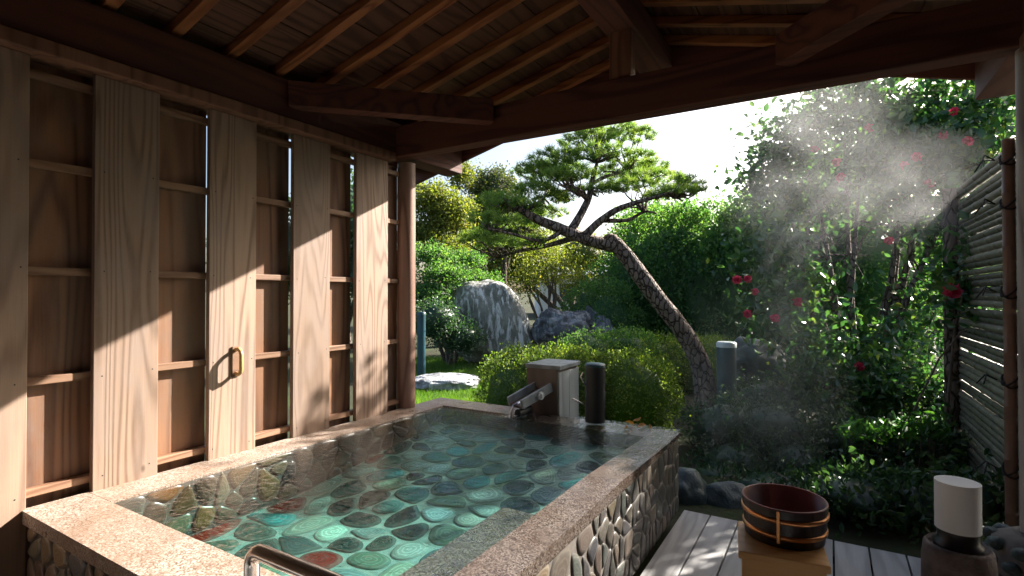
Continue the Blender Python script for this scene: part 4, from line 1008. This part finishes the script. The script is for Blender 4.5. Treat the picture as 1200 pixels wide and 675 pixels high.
bush('leafy shrub with upright stems below the camellia crown', 'leafy_shrub', round_blobs([(1000, 460, 5.2, 60, 30), (1060, 450, 5.0, 50, 34), (960, 440, 5.4, 40, 30)]), 5000, .07, M['leaf_camellia'], 'shrub', 7, .8, r=.015)
# bright ground cover clump
C = []; D = []
for k in range(420):
    u = random.uniform(985, 1112); f = random.uniform(4.0, 4.5); C.append(P(u, 503 + random.gauss(0, 7), f)); D.append((random.gauss(0, .7), random.gauss(0, .7), abs(random.gauss(.5, .3))))
V, F, r = leaves(np.array(C), unit(np.array(D)), .10, .03, RNG.random(420), .2)
fr_ = thing('leafy_ground_plant', P(1048, 560, 4.2), 'bright green spreading plant catching light beside the bamboo fence', 'plant')
fast_mesh('leaves', V, F, r, M['leaf_fern'], fr_)
mb = MB()
for k in range(40):
    e = Vector(C[k * 9]); mb.tube([Vector((e.x + random.uniform(-.05, .05), e.y, -.1)), e.lerp(Vector((e.x, e.y, -.1)), .4), e], [.004, .003, .002], 5)
mb.build('stalks', M['bark_twig'], fr_)
# grass on the lawn
n = 52000; uu = RNG.uniform(485, 640, n); ff = RNG.uniform(5.5, 12.5, n)
X = FW.x * ff + RT.x * ff * (uu - 600) / FPX; Y = FW.y * ff + RT.y * ff * (uu - 600) / FPX
C = np.stack([X, Y, np.full(n, -.085) + RNG.normal(size=n) * .01], 1)
dd = RNG.normal(size=(n, 3)) * .35; dd[:, 2] = 1; dd = unit(dd); sd = unit(np.cross(dd, RNG.normal(size=dd.shape))) * .004; L = (.04 + .05 * RNG.random(n))[:, None]
V = np.stack([C - sd, C + sd, C + dd * L], 1).reshape(-1, 3)
pt = np.clip(.5 + .35 * np.sin(X * 2.1) * np.sin(Y * 1.7) + .25 * RNG.normal(size=n), 0, 1)
tag(fast_mesh('grass', V, np.arange(len(V)).reshape(-1, 3), pt, M['grass']), kind='stuff', label='short green lawn grass by the pale boulder', cat='grass')

# ------------------------------------------------------------------ steam
def steam_mat(name, dens, sc, lo, hi, seed):
    m, t, o = new_mat(name)
    v = mapped(t, (1, 1, 1), coord='Object')
    ln = nd(t, 'ShaderNodeVectorMath', operation='LENGTH'); t.links.new(v, ln.inputs[0])
    fall = ramp(t, ln.outputs['Value'], [(0.0, 1.0), (0.5, .55), (0.97, 0.0)])
    n = noise_(t, mapped(t, (sc, sc, sc * .6), (seed, seed, 0)), 1.0, 3, .5, 1.1)
    k = ramp(t, n, [(lo, 0.0), (hi, 1.0)])
    den = math_(t, 'MULTIPLY', math_(t, 'MULTIPLY', fall, k), dens)
    pv = nd(t, 'ShaderNodeVolumePrincipled'); pv.inputs['Color'].default_value = (.97, .97, .98, 1); pv.inputs['Anisotropy'].default_value = .25
    t.links.new(den, pv.inputs['Density']); t.links.new(pv.outputs[0], o.inputs['Volume']); return m
def steam(c_, r, dens, sc, lo, hi, seed):
    import bmesh
    bm = bmesh.new(); bmesh.ops.create_icosphere(bm, subdivisions=3, radius=1.0); me = bpy.data.meshes.new('steam'); bm.to_mesh(me); bm.free()
    me.materials.append(steam_mat('steam_%d' % seed, dens, sc, lo, hi, seed)); o = bpy.data.objects.new('steam', me); COL.objects.link(o); o.location = c_; o.scale = r
    tag(o, None, None, None, 'stuff')
steam(P(1000, 235, 4.3), (1.15, .7, .62), .62, 1.5, .40, .74, 3)
steam(P(945, 130, 4.8), (.9, .6, .6), .5, 1.5, .40, .74, 5)
steam(P(925, 330, 4.3), (.38, .4, .8), .45, 2.0, .40, .74, 14)
steam(P(890, 440, 4.4), (.75, .6, 1.1), .5, 1.4, .40, .74, 8)
steam((-1.7, 3.1, .95), (.8, .45, .40), .03, 1.8, .45, .75, 11)
